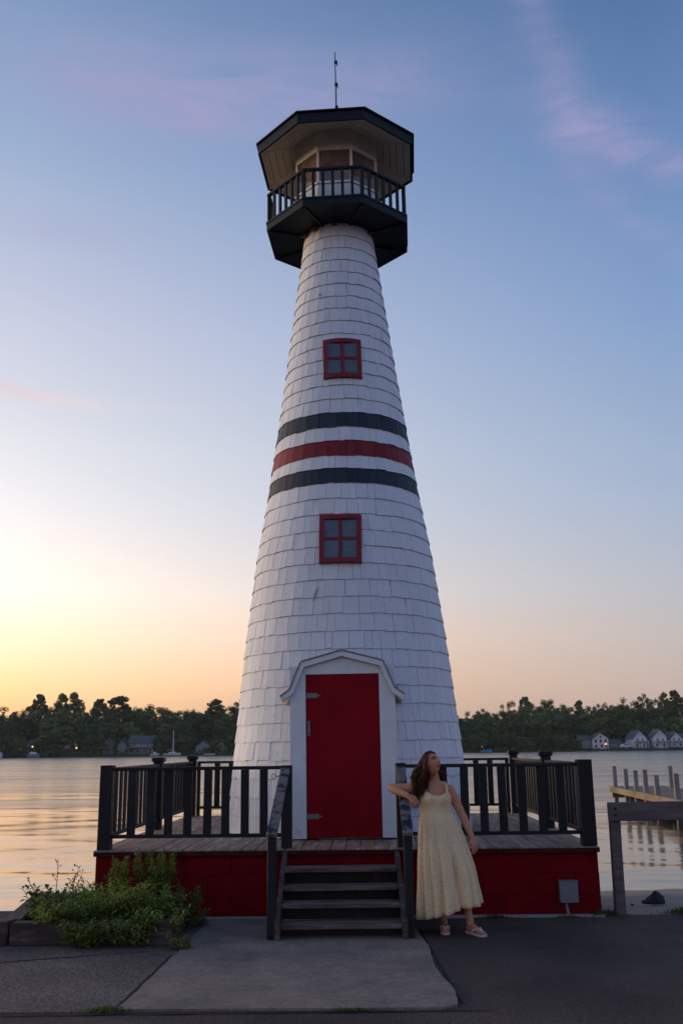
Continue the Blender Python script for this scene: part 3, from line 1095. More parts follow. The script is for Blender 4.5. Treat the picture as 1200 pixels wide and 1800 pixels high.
mb.box(DX - 0.392, DX - 0.362, DY + 0.002, DY + 0.0115, 1.735, 1.90, None, 0.004)
mb.tube([(DX - 0.377, DY + 0.004, 1.76), (DX - 0.377, DY - 0.035, 1.78), (DX - 0.377, DY - 0.035, 1.86), (DX - 0.377, DY + 0.004, 1.88)], 0.007, 6)
mb.build('latch', M['steel'], door)


# gallery, lantern room and roof share an octagon turned slightly off the tower's front
def oct_pt(k, rad, z, f=0.0):
    a0 = (PHI - YAW) - PI / 2 + (k + 0.5) * PI / 4
    a1 = a0 + PI / 4
    p = Vector((math.cos(a0), math.sin(a0), 0)).lerp(Vector((math.cos(a1), math.sin(a1), 0)), f) * rad
    p.z = z
    return p


def oct_board(mb, k, r0, r1, z0, z1, z0b=None, z1b=None):
    """a prism on side k between vertex radii r0 < r1; z0/z1 outer bottom/top, z0b/z1b inner"""
    z0b = z0 if z0b is None else z0b
    z1b = z1 if z1b is None else z1b
    mb.hexa([oct_pt(k, r1, z0), oct_pt(k + 1, r1, z0), oct_pt(k + 1, r0, z0b), oct_pt(k, r0, z0b), oct_pt(k, r1, z1), oct_pt(k + 1, r1, z1), oct_pt(k + 1, r0, z1b), oct_pt(k, r0, z1b)])


ZG = 8.69
mb = MB()
mb.loft([[oct_pt(k, 1.02, z) for k in range(8)] for z in (ZG + 0.012, ZG + 0.115)])
gal = mb.build('gallery_floor', M['navy'], lh)
for k in range(8):
    mb = MB()
    oct_board(mb, k, 1.021, 1.064, ZG, ZG + 0.10)
    mb.build('fascia_board', M['navy'], gal)
    mb = MB()
    oct_board(mb, k, 0.97, 1.075, ZG + 0.101, ZG + 0.13)
    mb.build('edge_cap', M['navy'], gal)
    mb = MB()
    a, c = oct_pt(k, 0.45, ZG), oct_pt(k, 1.02, ZG)
    mb.bar((a.x, a.y, ZG - 0.002), (c.x, c.y, ZG - 0.002), 0.035, 0.024)
    mb.build('floor_rib', M['navy'], gal)
    mb = MB()
    p = oct_pt(k, 1.03, 0)
    mt = Matrix.Translation((p.x, p.y, 0)) @ Matrix.Rotation(math.atan2(p.y, p.x), 4, 'Z')
    mb.box(-0.022, 0.022, -0.022, 0.022, ZG + 0.131, ZG + 0.545, mt)
    mb.build('gallery_post', M['navy'], lh)
    mb = MB()
    oct_board(mb, k, 1.005, 1.062, ZG + 0.546, ZG + 0.576)
    mb.build('gallery_rail', M['navy'], lh)
    for q in range(1, 6):
        p = oct_pt(k, 1.033, 0, q / 6)
        e = (oct_pt(k + 1, 1, 0) - oct_pt(k, 1, 0))
        mt = Matrix.Translation((p.x, p.y, 0)) @ Matrix.Rotation(math.atan2(e.y, e.x), 4, 'Z')
        mb = MB()
        mb.box(-0.019, 0.019, -0.015, 0.015, ZG + 0.131, ZG + 0.5455, mt)
        mb.build('gallery_baluster', M['navy'], lh)
# lantern room
RL = 0.628
for k in range(8):
    mb = MB()
    oct_board(mb, k, RL - 0.05, RL - 0.004, ZG + 0.116, 9.27)
    mb.build('knee_wall', M['white'], lh)
    mb = MB()
    oct_board(mb, k, RL - 0.055, RL + 0.022, 9.271, 9.30)
    mb.build('window_sill', M['white'], lh)
    mb = MB()
    oct_board(mb, k, RL - 0.003, RL + 0.012, 8.90, 8.915)
    mb.build('base_trim', M['white'], lh)
    mb = MB()
    oct_board(mb, k, RL - 0.03, RL - 0.024, 9.301, 9.80)
    mb.build('lantern_pane', M['lglass'], lh)
    p = oct_pt(k, RL - 0.022, 0)
    mt = Matrix.Translation((p.x, p.y, 0)) @ Matrix.Rotation(math.atan2(p.y, p.x), 4, 'Z')
    mb = MB()
    mb.box(-0.024, 0.018, -0.016, 0.016, 9.3005, 9.80, mt)
    mb.build('corner_post', M['beige'], lh)
    mb = MB()
    oct_board(mb, k, RL - 0.06, RL + 0.004, 9.801, 10.16)
    mb.build('header_panel', M['beige'], lh)
mb = MB()
mb.loft([[oct_pt(k, RL - 0.062, z) for k in range(8)] for z in (9.79, 9.83)])
mb.build('lantern_ceiling', M['ceil'], lh)
mb = MB()
mb.loft([[oct_pt(k, RL - 0.062, z) for k in range(8)] for z in (8.81, 8.83)])
mb.build('lantern_floor', M['ceil'], lh)
mb = MB()
mb.tube([(0, 0, 8.83), (0, 0, 9.2), (0, 0, 9.201), (0, 0, 9.5), (0, 0, 9.56)], [0.05, 0.05, 0.11, 0.11, 0.05], 12)
mb.build('beacon', M['steel'], lh)
# eaves: soffit boards rise from the eave to the header
ZR, RR = 9.905, 1.193
slope_s = 0.205 / (RR - RL)
for k in range(8):
    nb = 5
    for q in range(nb):
        ra = RL + 0.002 + (RR - 0.03 - RL) * q / nb
        rb = RL + 0.002 + (RR - 0.03 - RL) * (q + 1) / nb - 0.008
        za, zb = ZR + (RR - ra) * slope_s, ZR + (RR - rb) * slope_s
        mb = MB()
        oct_board(mb, k, ra, rb, zb, zb + 0.015, za, za + 0.015)
        mb.build('soffit_board', M['beige'], lh)
    mb = MB()
    a, c = oct_pt(k, RL, ZR + (RR - RL) * slope_s - 0.004), oct_pt(k, RR - 0.03, ZR)
    mb.bar(a, c, 0.03, 0.012)
    mb.build('hip_strip', M['beige'], lh)
    mb = MB()
    oct_board(mb, k, RR - 0.028, RR, ZR - 0.014, ZR + 0.135)
    mb.build('roof_fascia', M['navy'], lh)
mb = MB()
for k in range(8):
    mb.add([oct_pt(k, RR + 0.03, ZR + 0.137), oct_pt(k + 1, RR + 0.03, ZR + 0.137), (0, 0, 10.47), oct_pt(k, RR + 0.03, ZR + 0.155), oct_pt(k + 1, RR + 0.03, ZR + 0.155), (0, 0, 10.50)], [(2, 1, 0), (3, 4, 5), (0, 1, 4, 3)])
mb.build('roof', M['roof'], lh)
mb = MB()
mb.tube([(0.0, 0.0, 10.45), (0.0, 0.0, 11.2), (-0.006, 0, 11.89)], [0.013, 0.011, 0.007], 6)
ant = mb.build('antenna', M['navy'], lh)
for z in (10.91, 11.31, 11.70):
    mb = MB()
    mb.box(-0.016, 0.030, -0.016, 0.016, z - 0.012, z + 0.03)
    mb.box(0.018, 0.032, -0.012, 0.012, z - 0.05, z - 0.013)
    mb.build('clamp', M['navy'], ant)

# ------------------------------------------------------------------ platform under the tower
S = 2.472
FR = (X0, Y0, 0)
pf = empty('deck_platform', FR, (0, 0, YAW))
tag(pf, 'square red painted block platform with weathered plank deck under the lighthouse', 'platform')
mb = MB()
mb.box(-S + 0.02, S - 0.02, -S + 0.02, S - 0.02, -0.9, DECK - 0.045)
mb.build('core_wall', M['mortar'], pf)
bl = MB()
BLW, BLH = 0.448, 0.198
bl.bbox(-BLW / 2 + 0.0008, BLW / 2 - 0.0008, 0, 0.10, 0.0008, BLH - 0.0008, 0.003)
bl_m = bl.mesh('block', M['wall'])
bh = MB()
bh.bbox(-BLW / 4 + 0.0008, BLW / 4 - 0.0008, 0, 0.10, 0.0008, BLH - 0.0008, 0.003)
bh_m = bh.mesh('half_block', M['wall'])
rb = random.Random(3)
for side in range(4):
    base = Matrix.Rotation(side * PI / 2, 4, 'Z')
    for row in range(3):
        n = 11
        x = -S + (0.0 if side % 2 == 0 else 0.0)
        xs_ = []
        if row % 2 == 0:
            xs_ = [(-S + BLW * (i + 0.5), bl_m) for i in range(11)]
        else:
            xs_ = [(-S + BLW / 4, bh_m)] + [(-S + BLW * (i + 1.0), bl_m) for i in range(10)] + [(S - BLW / 4 - 0.008, bh_m)]
        for xc, me in xs_:
            place('block', me, pf, base @ Matrix.Translation((xc, -S + rb.uniform(-0.002, 0.003), 0.0 + row * BLH)))
mb = MB()
for s in (-1, 1):
    pass
npl = 34
pw = 2 * (S + 0.02) / npl
pl = MB()
pl.bbox(-pw / 2 + 0.003, pw / 2 - 0.003, -S - 0.035, S + 0.035, 0, 0.036, 0.004)
pl_m = pl.mesh('plank', M['deck'])
for i in range(npl):
    place('plank', pl_m, pf, Matrix.Translation((-S - 0.02 + pw * (i + 0.5), rb.uniform(-0.008, 0.008), DECK - 0.036 + rb.uniform(-0.003, 0.003))) @ Matrix.Rotation(rb.uniform(-0.0012, 0.0012), 4, 'Z'))
mb = MB()
mb.box(-S - 0.01, S + 0.01, -S - 0.060, -S - 0.046, DECK - 0.052, DECK - 0.012)
mb.box(-S - 0.01, S + 0.01, S - 0.018, S + 0.020, DECK - 0.05, DECK - 0.0402)
mb.build('edge_trim', M['trim'], pf)
for (xa, xb) in ((-S - 0.02, -0.72), (0.66, S + 0.02)):
    mb = MB()
    mb.box(xa, xb, -S - 0.075, -S - 0.004, -0.3, 0.022, None, 0.008)
    mb.build('footing', M['footing'], pf)

# ------------------------------------------------------------------ railings
ZT, ZB = 1.415, 0.765
post_c = {}


def baluster_mesh(w, d):
    b_ = MB()
    b_.box(-w / 2, w / 2, -d / 2, d / 2, ZB + 0.019, ZT - 0.016)
    return b_.mesh('baluster', M['black'])


bal_m = baluster_mesh(0.082, 0.022)


def railing(label, a, c, posts, bal, cap, ang_frame=YAW):
    """a, c: ends in platform coordinates; posts: list of (t, width, top); bal: number or list of t"""
    a, c = Vector((a[0], a[1], 0)), Vector((c[0], c[1], 0))
    d = (c - a)
    ln = d.length
    ang = math.atan2(d.y, d.x)
    wm = Matrix.Translation(FR) @ Matrix.Rotation(YAW, 4, 'Z') @ Matrix.Translation(a) @ Matrix.Rotation(ang, 4, 'Z')
    rt = empty('deck_railing')
    rt.matrix_world = wm
    tag(rt, label, 'railing', 'railings round the lighthouse deck')
    for (x, w, top) in posts:
        mb = MB()
        mb.box(x - w / 2, x + w / 2, -w / 2, w / 2, DECK + 0.004, top, None, 0.005)
        p_ = mb.build('post', M['black'], rt)
        if cap and w > 0.06:
            mb = MB()
            mb.box(x - w / 2 - 0.022, x + w / 2 + 0.022, -w / 2 - 0.022, w / 2 + 0.022, top + 0.001, top + 0.055, Matrix.Rotation(0.04 * math.sin(x * 9), 4, 'Z') if False else None, 0.012)
            mb.build('post_cap', M['black'], p_)
    xa = min(p[0] + p[1] / 2 for p in posts)
    xb = max(p[0] - p[1] / 2 for p in posts)
    inner = sorted(posts)
    for p, q in zip(inner, inner[1:]):
        u0, u1 = p[0] + p[1] / 2 + 0.001, q[0] - q[1] / 2 - 0.001
        mb = MB()
        mb.box(u0, u1, -0.034, 0.034, ZT - 0.015, ZT + 0.019, None, 0.004)
        mb.build('top_rail', M['black'], rt)
        mb = MB()
        mb.box(u0, u1, -0.022, 0.022, ZB - 0.018, ZB + 0.018, None, 0.003)
        mb.build('bottom_rail', M['black'], rt)
        for x in bal:
            if u0 + 0.05 < x < u1 - 0.05:
                place('baluster', bal_m, rt, Matrix.Translation((x, 0, 0)) @ Matrix.Rotation(rb.uniform(-0.006, 0.006), 4, 'Y'))
    return rt


q = S - 0.065
ZP = 1.458


def loc_x(wx, wy):          # world x on the front rail to platform x
    return (wx - X0) * math.cos(YAW) + (wy - Y0) * math.sin(YAW)


fl = -q
L1 = [loc_x(x, 10.03) + q for x in (-2.15, -1.963, -1.777, -1.583, -1.387, -1.197, -1.002, -0.812)]
railing('black slatted railing on the deck front, left of the steps', (-q, -q), (-0.62, -q), [(0.0, 0.128, ZP), (loc_x(-0.586, 10.0) + q, 0.105, ZP - 0.02)], L1, False)
xr = loc_x(0.565, 9.97)
L2 = [loc_x(x, 9.97) - xr for x in (0.80, 0.995, 1.193, 1.384, 1.581, 1.773, 1.969, 2.161)]
railing('black slatted railing on the deck front, behind the woman', (xr, -q), (q, -q), [(0.0, 0.105, ZP - 0.01), (q - xr, 0.140, ZP + 0.005)], L2, False)
side = [0.115 + 0.19 * i for i in range(26)]
railing('black slatted railing along the left edge of the deck', (-q, -q + 0.066), (-q, q), [(2.35, 0.115, ZP), (2 * q - 0.066, 0.115, ZP), (0.04, 0.05, ZT + 0.02)], side, True)
railing('black slatted railing along the right edge of the deck', (q, -q + 0.073), (q, q), [(2.05, 0.115, ZP + 0.02), (2 * q - 0.073, 0.115, ZP + 0.02), (0.04, 0.05, ZT + 0.02)], side, True)
railing('black slatted railing along the back of the deck behind the tower', (-q + 0.06, q), (q - 0.06, q), [(0.04, 0.05, ZT + 0.02), (2 * q - 0.16, 0.05, ZT + 0.02)], [0.10 + 0.215 * i for i in range(24)], False)

# ------------------------------------------------------------------ steps
st = empty('wooden_steps', (-0.045, 9.3, 0), (0, 0, 0))
tag(st, 'worn wooden steps with four open treads leading up to the red door', 'steps')
sx0, sx1 = -0.515, 0.515            # local clear width
for (z, yf) in ((0.512, 9.46), (0.380, 9.24), (0.264, 9.02), (0.128, 8.80)):
    mb = MB()
    mb.box(sx0 - 0.01, sx1 + 0.01, yf - 9.3, yf - 9.3 + 0.125, z - 0.038, z, Matrix.Rotation(rb.uniform(-0.003, 0.003), 4, 'Y'), 0.006)
    mb.box(sx0 - 0.01, sx1 + 0.01, yf - 9.3 + 0.130, yf - 9.3 + 0.255, z - 0.039, z - 0.001, None, 0.006)
    mb.build('tread', M['step'], st)
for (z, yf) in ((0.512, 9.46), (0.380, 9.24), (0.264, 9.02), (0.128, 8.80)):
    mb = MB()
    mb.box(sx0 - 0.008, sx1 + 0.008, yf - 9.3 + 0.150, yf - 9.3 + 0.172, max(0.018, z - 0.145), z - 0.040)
    mb.build('shade_board', M['black'], st)  # black board added to paint the shade in the gap under each tread
for s in (-1, 1):
    mb = MB()
    x0_, x1_ = (sx0 - 0.055, sx0 - 0.011) if s < 0 else (sx1 + 0.011, sx1 + 0.055)
    y0_, y1_ = 8.74 - 9.3, 9.90 - 9.3
    mb.hexa([(x0_, y0_, 0.017), (x1_, y0_, 0.017), (x1_, y0_ + 0.25, 0.017), (x0_, y0_ + 0.25, 0.017), (x0_, y0_, 0.16), (x1_, y0_, 0.16), (x1_, y1_, 0.63), (x0_, y1_, 0.63)])
    mb.add([(x0_, y0_ + 0.25, 0.017), (x1_, y0_ + 0.25, 0.017), (x1_, y1_, 0.40), (x0_, y1_, 0.40), (x0_, y1_, 0.63), (x1_, y1_, 0.63)], [(0, 1, 2, 3), (3, 2, 5, 4), (0, 3, 4), (1, 5, 2)])
    mb.build('stringer', M['stringer'], st)
    xn = -0.600 if s < 0 else 0.592
    mb = MB()
    mb.box(xn - 0.038, xn + 0.038, 8.80 - 9.3, 8.885 - 9.3, 0.002 if s > 0 else 0.016, 0.868, Matrix.Rotation(0.0, 4, 'Y'), 0.006)
    mb.build('newel_post', M['black'], st)
    mb = MB()
    mb.bar((xn + (0.0 if s < 0 else 0.0), 8.77 - 9.3, 0.862), (xn + (0.055 if s < 0 else 0.012), 9.885 - 9.3, 1.405), 0.092, 0.034, (0, 0, 1), 0.004)
    mb.build('handrail', M['worn'], st)
mb = MB()
ring = [(-0.665 + 0.022 * math.cos(a), 9.93 - 9.3, 1.335 + 0.022 * math.sin(a)) for a in [2 * PI * i / 10 for i in range(11)]]
mb.tube(ring, 0.004, 5)
mb.tube([(-0.643, 9.93 - 9.3, 1.335), (-0.60, 9.93 - 9.3, 1.335)], 0.005, 5)
mb.build('hook', M['steel'], st)

# ------------------------------------------------------------------ electrical box
eb = empty('electrical_box', (2.150, 9.90, 0), (0, 0, YAW))
tag(eb, 'small grey electrical box on a conduit at the right of the red platform', 'electrical box')
mb = MB()
mb.box(-0.083, 0.083, -0.075, 0.018, 0.135, 0.315, None, 0.006)
bx = mb.build('enclosure', M['boxgrey'], eb)
mb = MB()
mb.box(-0.088, 0.088, -0.086, -0.0755, 0.13, 0.322, None, 0.004)
mb.box(-0.092, 0.092, -0.09, 0.018, 0.3225, 0.331, None, 0.003)
mb.build('cover', M['boxgrey'], bx)
mb = MB()
mb.tube([(-0.02, -0.03, 0.134), (-0.02, -0.03, 0.08), (-0.01, -0.045, 0.02), (-0.01, -0.05, -0.02)], 0.016, 8)
mb.build('conduit', M['boxgrey'], eb)

# ------------------------------------------------------------------ timber barrier on the right
br = empty('timber_barrier', (2.655, 9.93, 0))
tag(br, 'weathered grey timber barrier beam on posts at the edge of the sand', 'barrier')
for x in (0.0, 2.55):
    mb = MB()
    mb.box(x - 0.048, x + 0.048, -0.048, 0.048, -0.15, 1.045, Matrix.Rotation(0.012 if x == 0 else 0, 4, 'Y'), 0.008)
    mb.build('post', M['beam'], br)
mb = MB()
mb.box(-0.062, 3.2, -0.094, -0.050, 0.872, 1.05, Matrix.Rotation(-0.004, 4, 'Y'), 0.006)
bm_ = mb.build('beam', M['beam'], br)
for z in (0.93, 0.99):
    mb = MB()
    mb.tube([(0.0, -0.0945, z), (0.0, -0.104, z)], 0.012, 8)
    mb.build('bolt', M['crack'], bm_)

# ------------------------------------------------------------------ stones on the sand


def stone(name, loc, sx, sy, sz, seed, label, peak=0.0):
    bm = bmesh.new()
    bmesh.ops.create_icosphere(bm, subdivisions=3, radius=1.0)
    for v in bm.verts:
        n = v.co.normalized()
        k = 1 + 0.28 * noise.noise(n * 1.6 + Vector((seed, 0, 0))) + 0.10 * noise.noise(n * 4 + Vector((seed, 3, 0)))
        c = n * k
        # broad facets
        c.x = round(c.x * 3.2) / 3.2 * 0.35 + c.x * 0.65
        c.z = max(c.z, -0.45)
        pk = peak * max(0, c.z) * max(0.0, 1 - abs(c.x - 0.45) * 1.3)
        wedge = (0.25 + 0.95 * smoothstep(-1.1, 0.55, c.x)) if peak else 1.0
        v.co = Vector((c.x * sx, c.y * sy, (c.z + pk) * sz * (wedge if c.z > -0.4 else 1)))
    me = bpy.data.meshes.new(name)
    bm.to_mesh(me)
    bm.free()
    me.materials.append(M['rock'])
    o = link(bpy.data.objects.new(name, me))
    o.location = loc
    tag(o, label, 'rock')
    return o


stone('rock', (3.53, 11.75, -0.150), 0.128, 0.10, 0.056, 4.0, 'dark pointed rock lying on the sand beside the timber barrier', 0.9)
stone('stone', (2.80, 11.55, -0.155), 0.085, 0.06, 0.025, 7.0, 'small flat stone on the sand just behind the barrier post')
stone('stone', (3.20, 11.45, -0.145), 0.018, 0.016, 0.014, 9.0, 'tiny pebble on the sand between barrier post and pointed rock')
stone('rock', (-3.75, 9.9, 0.05), 0.16, 0.16, 0.14, 12.0, 'dark rock at the left edge behind the timber planter')

# ------------------------------------------------------------------ dock
dk = empty('dock', (10.6, 39.7, 0), (0, 0, 0))
tag(dk, 'wooden dock on piles reaching into the lake at right', 'dock')
dl = Vector((-0.8, -10.8, 0)).normalized()         # runs towards the shore
dn = Vector((0.997, -0.07, 0))
dm = Matrix((dn, dl, Vector((0, 0, 1)))).transposed().to_4x4()
deck = MB()
pk = MB()
pk.box(0, 2.05, 0, 0.185, -0.05, 0.0)
pk_m = pk.mesh('plank', M['dockwood'])
for i in range(100):
    place('plank', pk_m, dk, dm @ Matrix.Translation((rb.uniform(-0.02, 0.02), 0.2 * i, rb.uniform(-0.004, 0.004))))
for x in (-0.045, 2.055):
    mb = MB()
    mb.box(x, x + 0.04, -0.15, 20, -0.21, 0.005, dm)
    mb.build('side_beam', M['dockwood'], dk)
for i, (x, y, h) in enumerate(((0.16, 0.22, 0.78), (0.16, 2.3, 0.72), (0.18, 3.9, 0.70), (0.18, 5.4, 0.76), (0.18, 7.0, 0.62), (1.92, 1.9, 0.80), (1.92, 4.6, 0.80), (0.16, 9.6, 0.74), (1.92, 7.5, 0.75), (0.16, 12.5, 0.75))):
    mb = MB()
    mb.box(x - 0.075, x + 0.075, y - 0.075, y + 0.075, -2.4, h, dm, 0.01)
    mb.build('pile', M['pile'], dk)
for y in (0.3, 3.4, 6.4, 9.4):
    mb = MB()
    mb.box(0.0, 2.05, y, y + 0.05, -0.42, -0.22, dm)
    mb.build('cross_beam', M['dockwood'], dk)
# ------------------------------------------------------------------ far shore: houses, trees, boats


def gable_house(name, label, x, y, w, d, h, rh, wallm, rot=0.0, windows=(), porch=False, ridge='y', group=None):
    z = far_z(x, y) - 0.3
    hroot = empty(name, (x, y, z), (0, 0, rot))
    tag(hroot, label, 'house', group)
    mb = MB()
    if ridge == 'y':      # gable faces the lake
        mb.add([(-w / 2, -d / 2, 0), (w / 2, -d / 2, 0), (w / 2, d / 2, 0), (-w / 2, d / 2, 0), (-w / 2, -d / 2, h), (w / 2, -d / 2, h), (w / 2, d / 2, h), (-w / 2, d / 2, h), (0, -d / 2, h + rh), (0, d / 2, h + rh)],
               [(0, 1, 5, 8, 4), (1, 2, 6, 5), (2, 3, 7, 9, 6), (3, 0, 4, 7)])
    else:
        mb.add([(-w / 2, -d / 2, 0), (w / 2, -d / 2, 0), (w / 2, d / 2, 0), (-w / 2, d / 2, 0), (-w / 2, -d / 2, h), (w / 2, -d / 2, h), (w / 2, d / 2, h), (-w / 2, d / 2, h), (-w / 2, 0, h + rh), (w / 2, 0, h + rh)],
               [(0, 1, 5, 4), (1, 2, 6, 9, 5), (2, 3, 7, 6), (3, 0, 4, 8, 7)])
    mb.build('wall', wallm, hroot)
    mb = MB()
    o_ = 0.35
    for s in (-1, 1):
        if ridge == 'y':
            e = (s * (w / 2 + o_), h - o_ * rh / (w / 2))
            p = [(e[0], -d / 2 - o_, e[1]), (0, -d / 2 - o_, h + rh), (0, d / 2 + o_, h + rh), (e[0], d / 2 + o_, e[1])]
        else:
            e = (s * (d / 2 + o_), h - o_ * rh / (d / 2))
            p = [(-w / 2 - o_, e[0], e[1]), (-w / 2 - o_, 0, h + rh), (w / 2 + o_, 0, h + rh), (w / 2 + o_, e[0], e[1])]
        mb.add([(a, b_, c + 0.02) for a, b_, c in p] + [(a, b_, c + 0.22) for a, b_, c in p], [(0, 1, 2, 3), (7, 6, 5, 4), (0, 4, 5, 1), (1, 5, 6, 2), (2, 6, 7, 3), (3, 7, 4, 0)])
    mb.build('roof', M['roofg'], hroot)
    for (wx, wz, ww, wh) in windows:
        mb = MB()
        mb.box(wx - ww / 2, wx + ww / 2, -d / 2 - 0.08, -d / 2 + 0.05, wz - wh / 2, wz + wh / 2)
        f = mb.build('window', M['housew'], hroot)
        mb = MB()
        mb.box(wx - ww / 2 + 0.12, wx + ww / 2 - 0.12, -d / 2 - 0.11, -d / 2 - 0.085, wz - wh / 2 + 0.12, wz + wh / 2 - 0.12)
        mb.build('pane', M['dpane'], f)
    if porch:
        mb = MB()
        mb.box(-w / 2, w / 2, -d / 2 - 2.2, -d / 2 - 0.12, 2.7, 2.95)
        for xx in (-w / 2 + 0.15, 0, w / 2 - 0.15):
            mb.box(xx - 0.1, xx + 0.1, -d / 2 - 2.15, -d / 2 - 1.95, 0, 2.69)
        mb.build('porch', wallm, hroot)
    return hroot


W3 = [(-1.9, 3.1, 1.0, 1.5), (0, 3.1, 1.0, 1.5), (1.9, 3.1, 1.0, 1.5), (-1.9, 1.2, 1.0, 1.2), (0.3, 1.2, 1.0, 1.5), (2.0, 1.2, 1.0, 1.1), (0, 4.7, 0.9, 1.0)]
W2 = [(-1.4, 1.3, 1.0, 1.2), (1.4, 1.3, 1.0, 1.2), (-1.0, 3.3, 0.9, 1.1), (1.0, 3.3, 0.9, 1.1)]
gable_house('lake_house', 'white gabled lake house with tall upstairs windows, leftmost of the white houses across the lake', 100.2, 388, 6.0, 9, 4.0, 2.2, M['housew'], -0.05, W3)
gable_house('lake_house', 'low pale house wing left of the tall windowed white house across the lake', 94.6, 390, 4.4, 8, 3.6, 1.5, M['houseg'], 0.0, W2, ridge='x')
gable_house('cottage', 'small low grey cottage beside the parked white vehicle across the lake', 106.2, 390, 4.4, 7, 2.2, 1.3, M['houseg'], 0.05, [(-1.1, 1.3, 1.0, 1.0), (1.1, 1.3, 1.0, 1.0)], ridge='x')
gable_house('lake_house', 'pale grey gabled house with porch between cottage and white gabled house', 115.4, 389, 5.4, 9, 4.0, 2.8, M['housew'], 0.06, W2, True)
gable_house('lake_house', 'low side wing of pale siding right of the grey gabled house across the lake', 119.4, 391, 3.2, 7, 2.8, 1.4, M['houseg'], 0.0, [(0.2, 1.4, 1.0, 1.1)], False, 'x')
gable_house('lake_house', 'white gabled house with porch, second from the right edge across the lake', 123.4, 388, 5.0, 9, 4.6, 2.6, M['housew'], -0.04, W2, True)
gable_house('lake_house', 'white and grey gabled house with dark roof near the right edge across the lake', 129.6, 389, 5.4, 8, 3.4, 2.8, M['housew'], 0.12, W2, True)
gable_house('lake_house', 'pale house cut by the right edge of the picture across the lake', 136.0, 390, 5.4, 8, 3.2, 2.2, M['houseg'], 0.0, W2, False, 'x')
gable_house('lake_house', 'dim white house under the trees at the far left across the lake', -124, 391, 5.6, 8, 3.6, 2.4, M['houseg'], 0.1, W2)
gable_house('lake_house', 'grey gabled house left of the large grey house across the lake', -93.0, 389, 5.6, 8, 3.6, 2.6, M['houseg'], -0.08, W2, True)
gable_house('lake_house', 'narrow grey gable between the two grey houses across the lake at left', -87.5, 391, 4.0, 8, 3.4, 2.0, M['houseg'], 0.0, W2[:2])
gable_house('lake_house', 'large grey house with long roof across the lake at left', -79.6, 389, 9.6, 9, 4.4, 2.6, M['houseg'], 0.04, [(-3.6, 1.5, 1.1, 1.3), (-1.2, 1.5, 1.1, 1.3), (1.2, 1.5, 1.1, 1.3), (3.6, 1.5, 1.1, 1.3), (-2.4, 3.5, 1.0, 1.1), (0, 3.5, 1.0, 1.1), (2.4, 3.5, 1.0, 1.1)], True, 'x')
gable_house('cottage', 'small pale cottage just left of the tower across the lake', -55.5, 390, 6, 7, 2.8, 2.0, M['houseg'], 0.0, W2[:2])
gable_house('cottage', 'small grey cottage seen above the deck railing at left across the lake', -48.5, 391, 5, 7, 2.6, 1.8, M['houset'], 0.0, W2[:2])


def crown_mesh(name, seed, kind, m):
    rn = random.Random(seed)
    mb = MB()
    centers = []
    if kind == 'conifer':
        for i in range(46):
            t = rn.random() ** 0.8
            z = 0.18 + 0.82 * t
            rr = 0.30 * (1 - t) ** 0.8 + 0.03
            a = rn.uniform(0, 2 * PI)
            q = rr * rn.uniform(0.4, 1.0)
            centers.append((Vector((q * math.cos(a), q * math.sin(a), z)), 0.05 + 0.05 * (1 - t)))
    elif kind == 'open':
        ph = rn.uniform(0, 6)
        for i in range(150):
            a = rn.uniform(0, 2 * PI)
            z = 0.12 + 0.84 * rn.random()
            wz = 0.31 * (1 - (max(0.0, z - 0.2) / 0.82) ** 2.0) ** 0.75 * (0.90 + 0.08 * math.sin(9 * z + ph) + 0.22 * math.sin(2 * a + 11 * z + ph) + 0.12 * math.sin(5 * a - 23 * z))
            rr = wz * math.sqrt(rn.random())
            centers.append((Vector((rr * math.cos(a), rr * math.sin(a), z)), rn.uniform(0.030, 0.062)))
    else:
        lob = [Vector((rn.uniform(-0.25, 0.25), rn.uniform(-0.25, 0.25), rn.uniform(0.45, 0.74))) for _ in range(6)]
        for i in range(96):
            l_ = rn.choice(lob)
            d = Vector((rn.gauss(0, 1), rn.gauss(0, 1), rn.gauss(0, 1) * 0.8)).normalized()
            p = l_ + d * rn.uniform(0.12, 0.25)
            if p.z < 0.10:
                p.z = rn.uniform(0.12, 0.3)
            if rn.random() < (0.45 if kind == 'low' else 0.28):
                p.z *= 0.5
            centers.append((p, rn.uniform(0.045, 0.105)))
    for c, r_ in centers:
        nl = int(80 * (r_ / 0.09) ** 1.3) + 16
        for _ in range(nl):
            d = Vector((rn.gauss(0, 1), rn.gauss(0, 1), rn.gauss(0, 1))).normalized()
            p = c + d * r_ * (rn.random() ** 0.35)
            s = rn.uniform(0.012, 0.024)
            u = Vector((rn.gauss(0, 1), rn.gauss(0, 1), rn.gauss(0, 1))).normalized()
            v = d.cross(u)
            if v.length < 0.1:
                continue
            v.normalize()
            u = (u * 0.6 + v.cross(d) * 0.8).normalized()
            mb.add([p - u * s, p + v * s * 0.6, p + u * s, p - v * s * 0.6], [(0, 1, 2, 3)])
    return mb.mesh(name, m)


def trunk_mesh(name, seed, kind):
    rn = random.Random(seed)
    mb = MB()
    top = 0.95 if kind == 'conifer' else 0.62
    mb.tube([(0, 0, -0.03), (0.005, 0, 0.15), (-0.005, 0.005, 0.4), (0.0, 0.0, top)], [0.026, 0.02, 0.014, 0.004], 6)
    for i in range(7):
        a = rn.uniform(0, 2 * PI)
        z = rn.uniform(0.25, 0.5)
        l_ = rn.uniform(0.15, 0.28) * (0.6 if kind == 'conifer' else 1)
        mb.tube([(0, 0, z), (math.cos(a) * l_ * 0.6, math.sin(a) * l_ * 0.6, z + l_ * 0.4), (math.cos(a) * l_, math.sin(a) * l_, z + l_ * 0.9)], [0.009, 0.006, 0.003], 5)
    return mb.mesh(name, M['bark'])


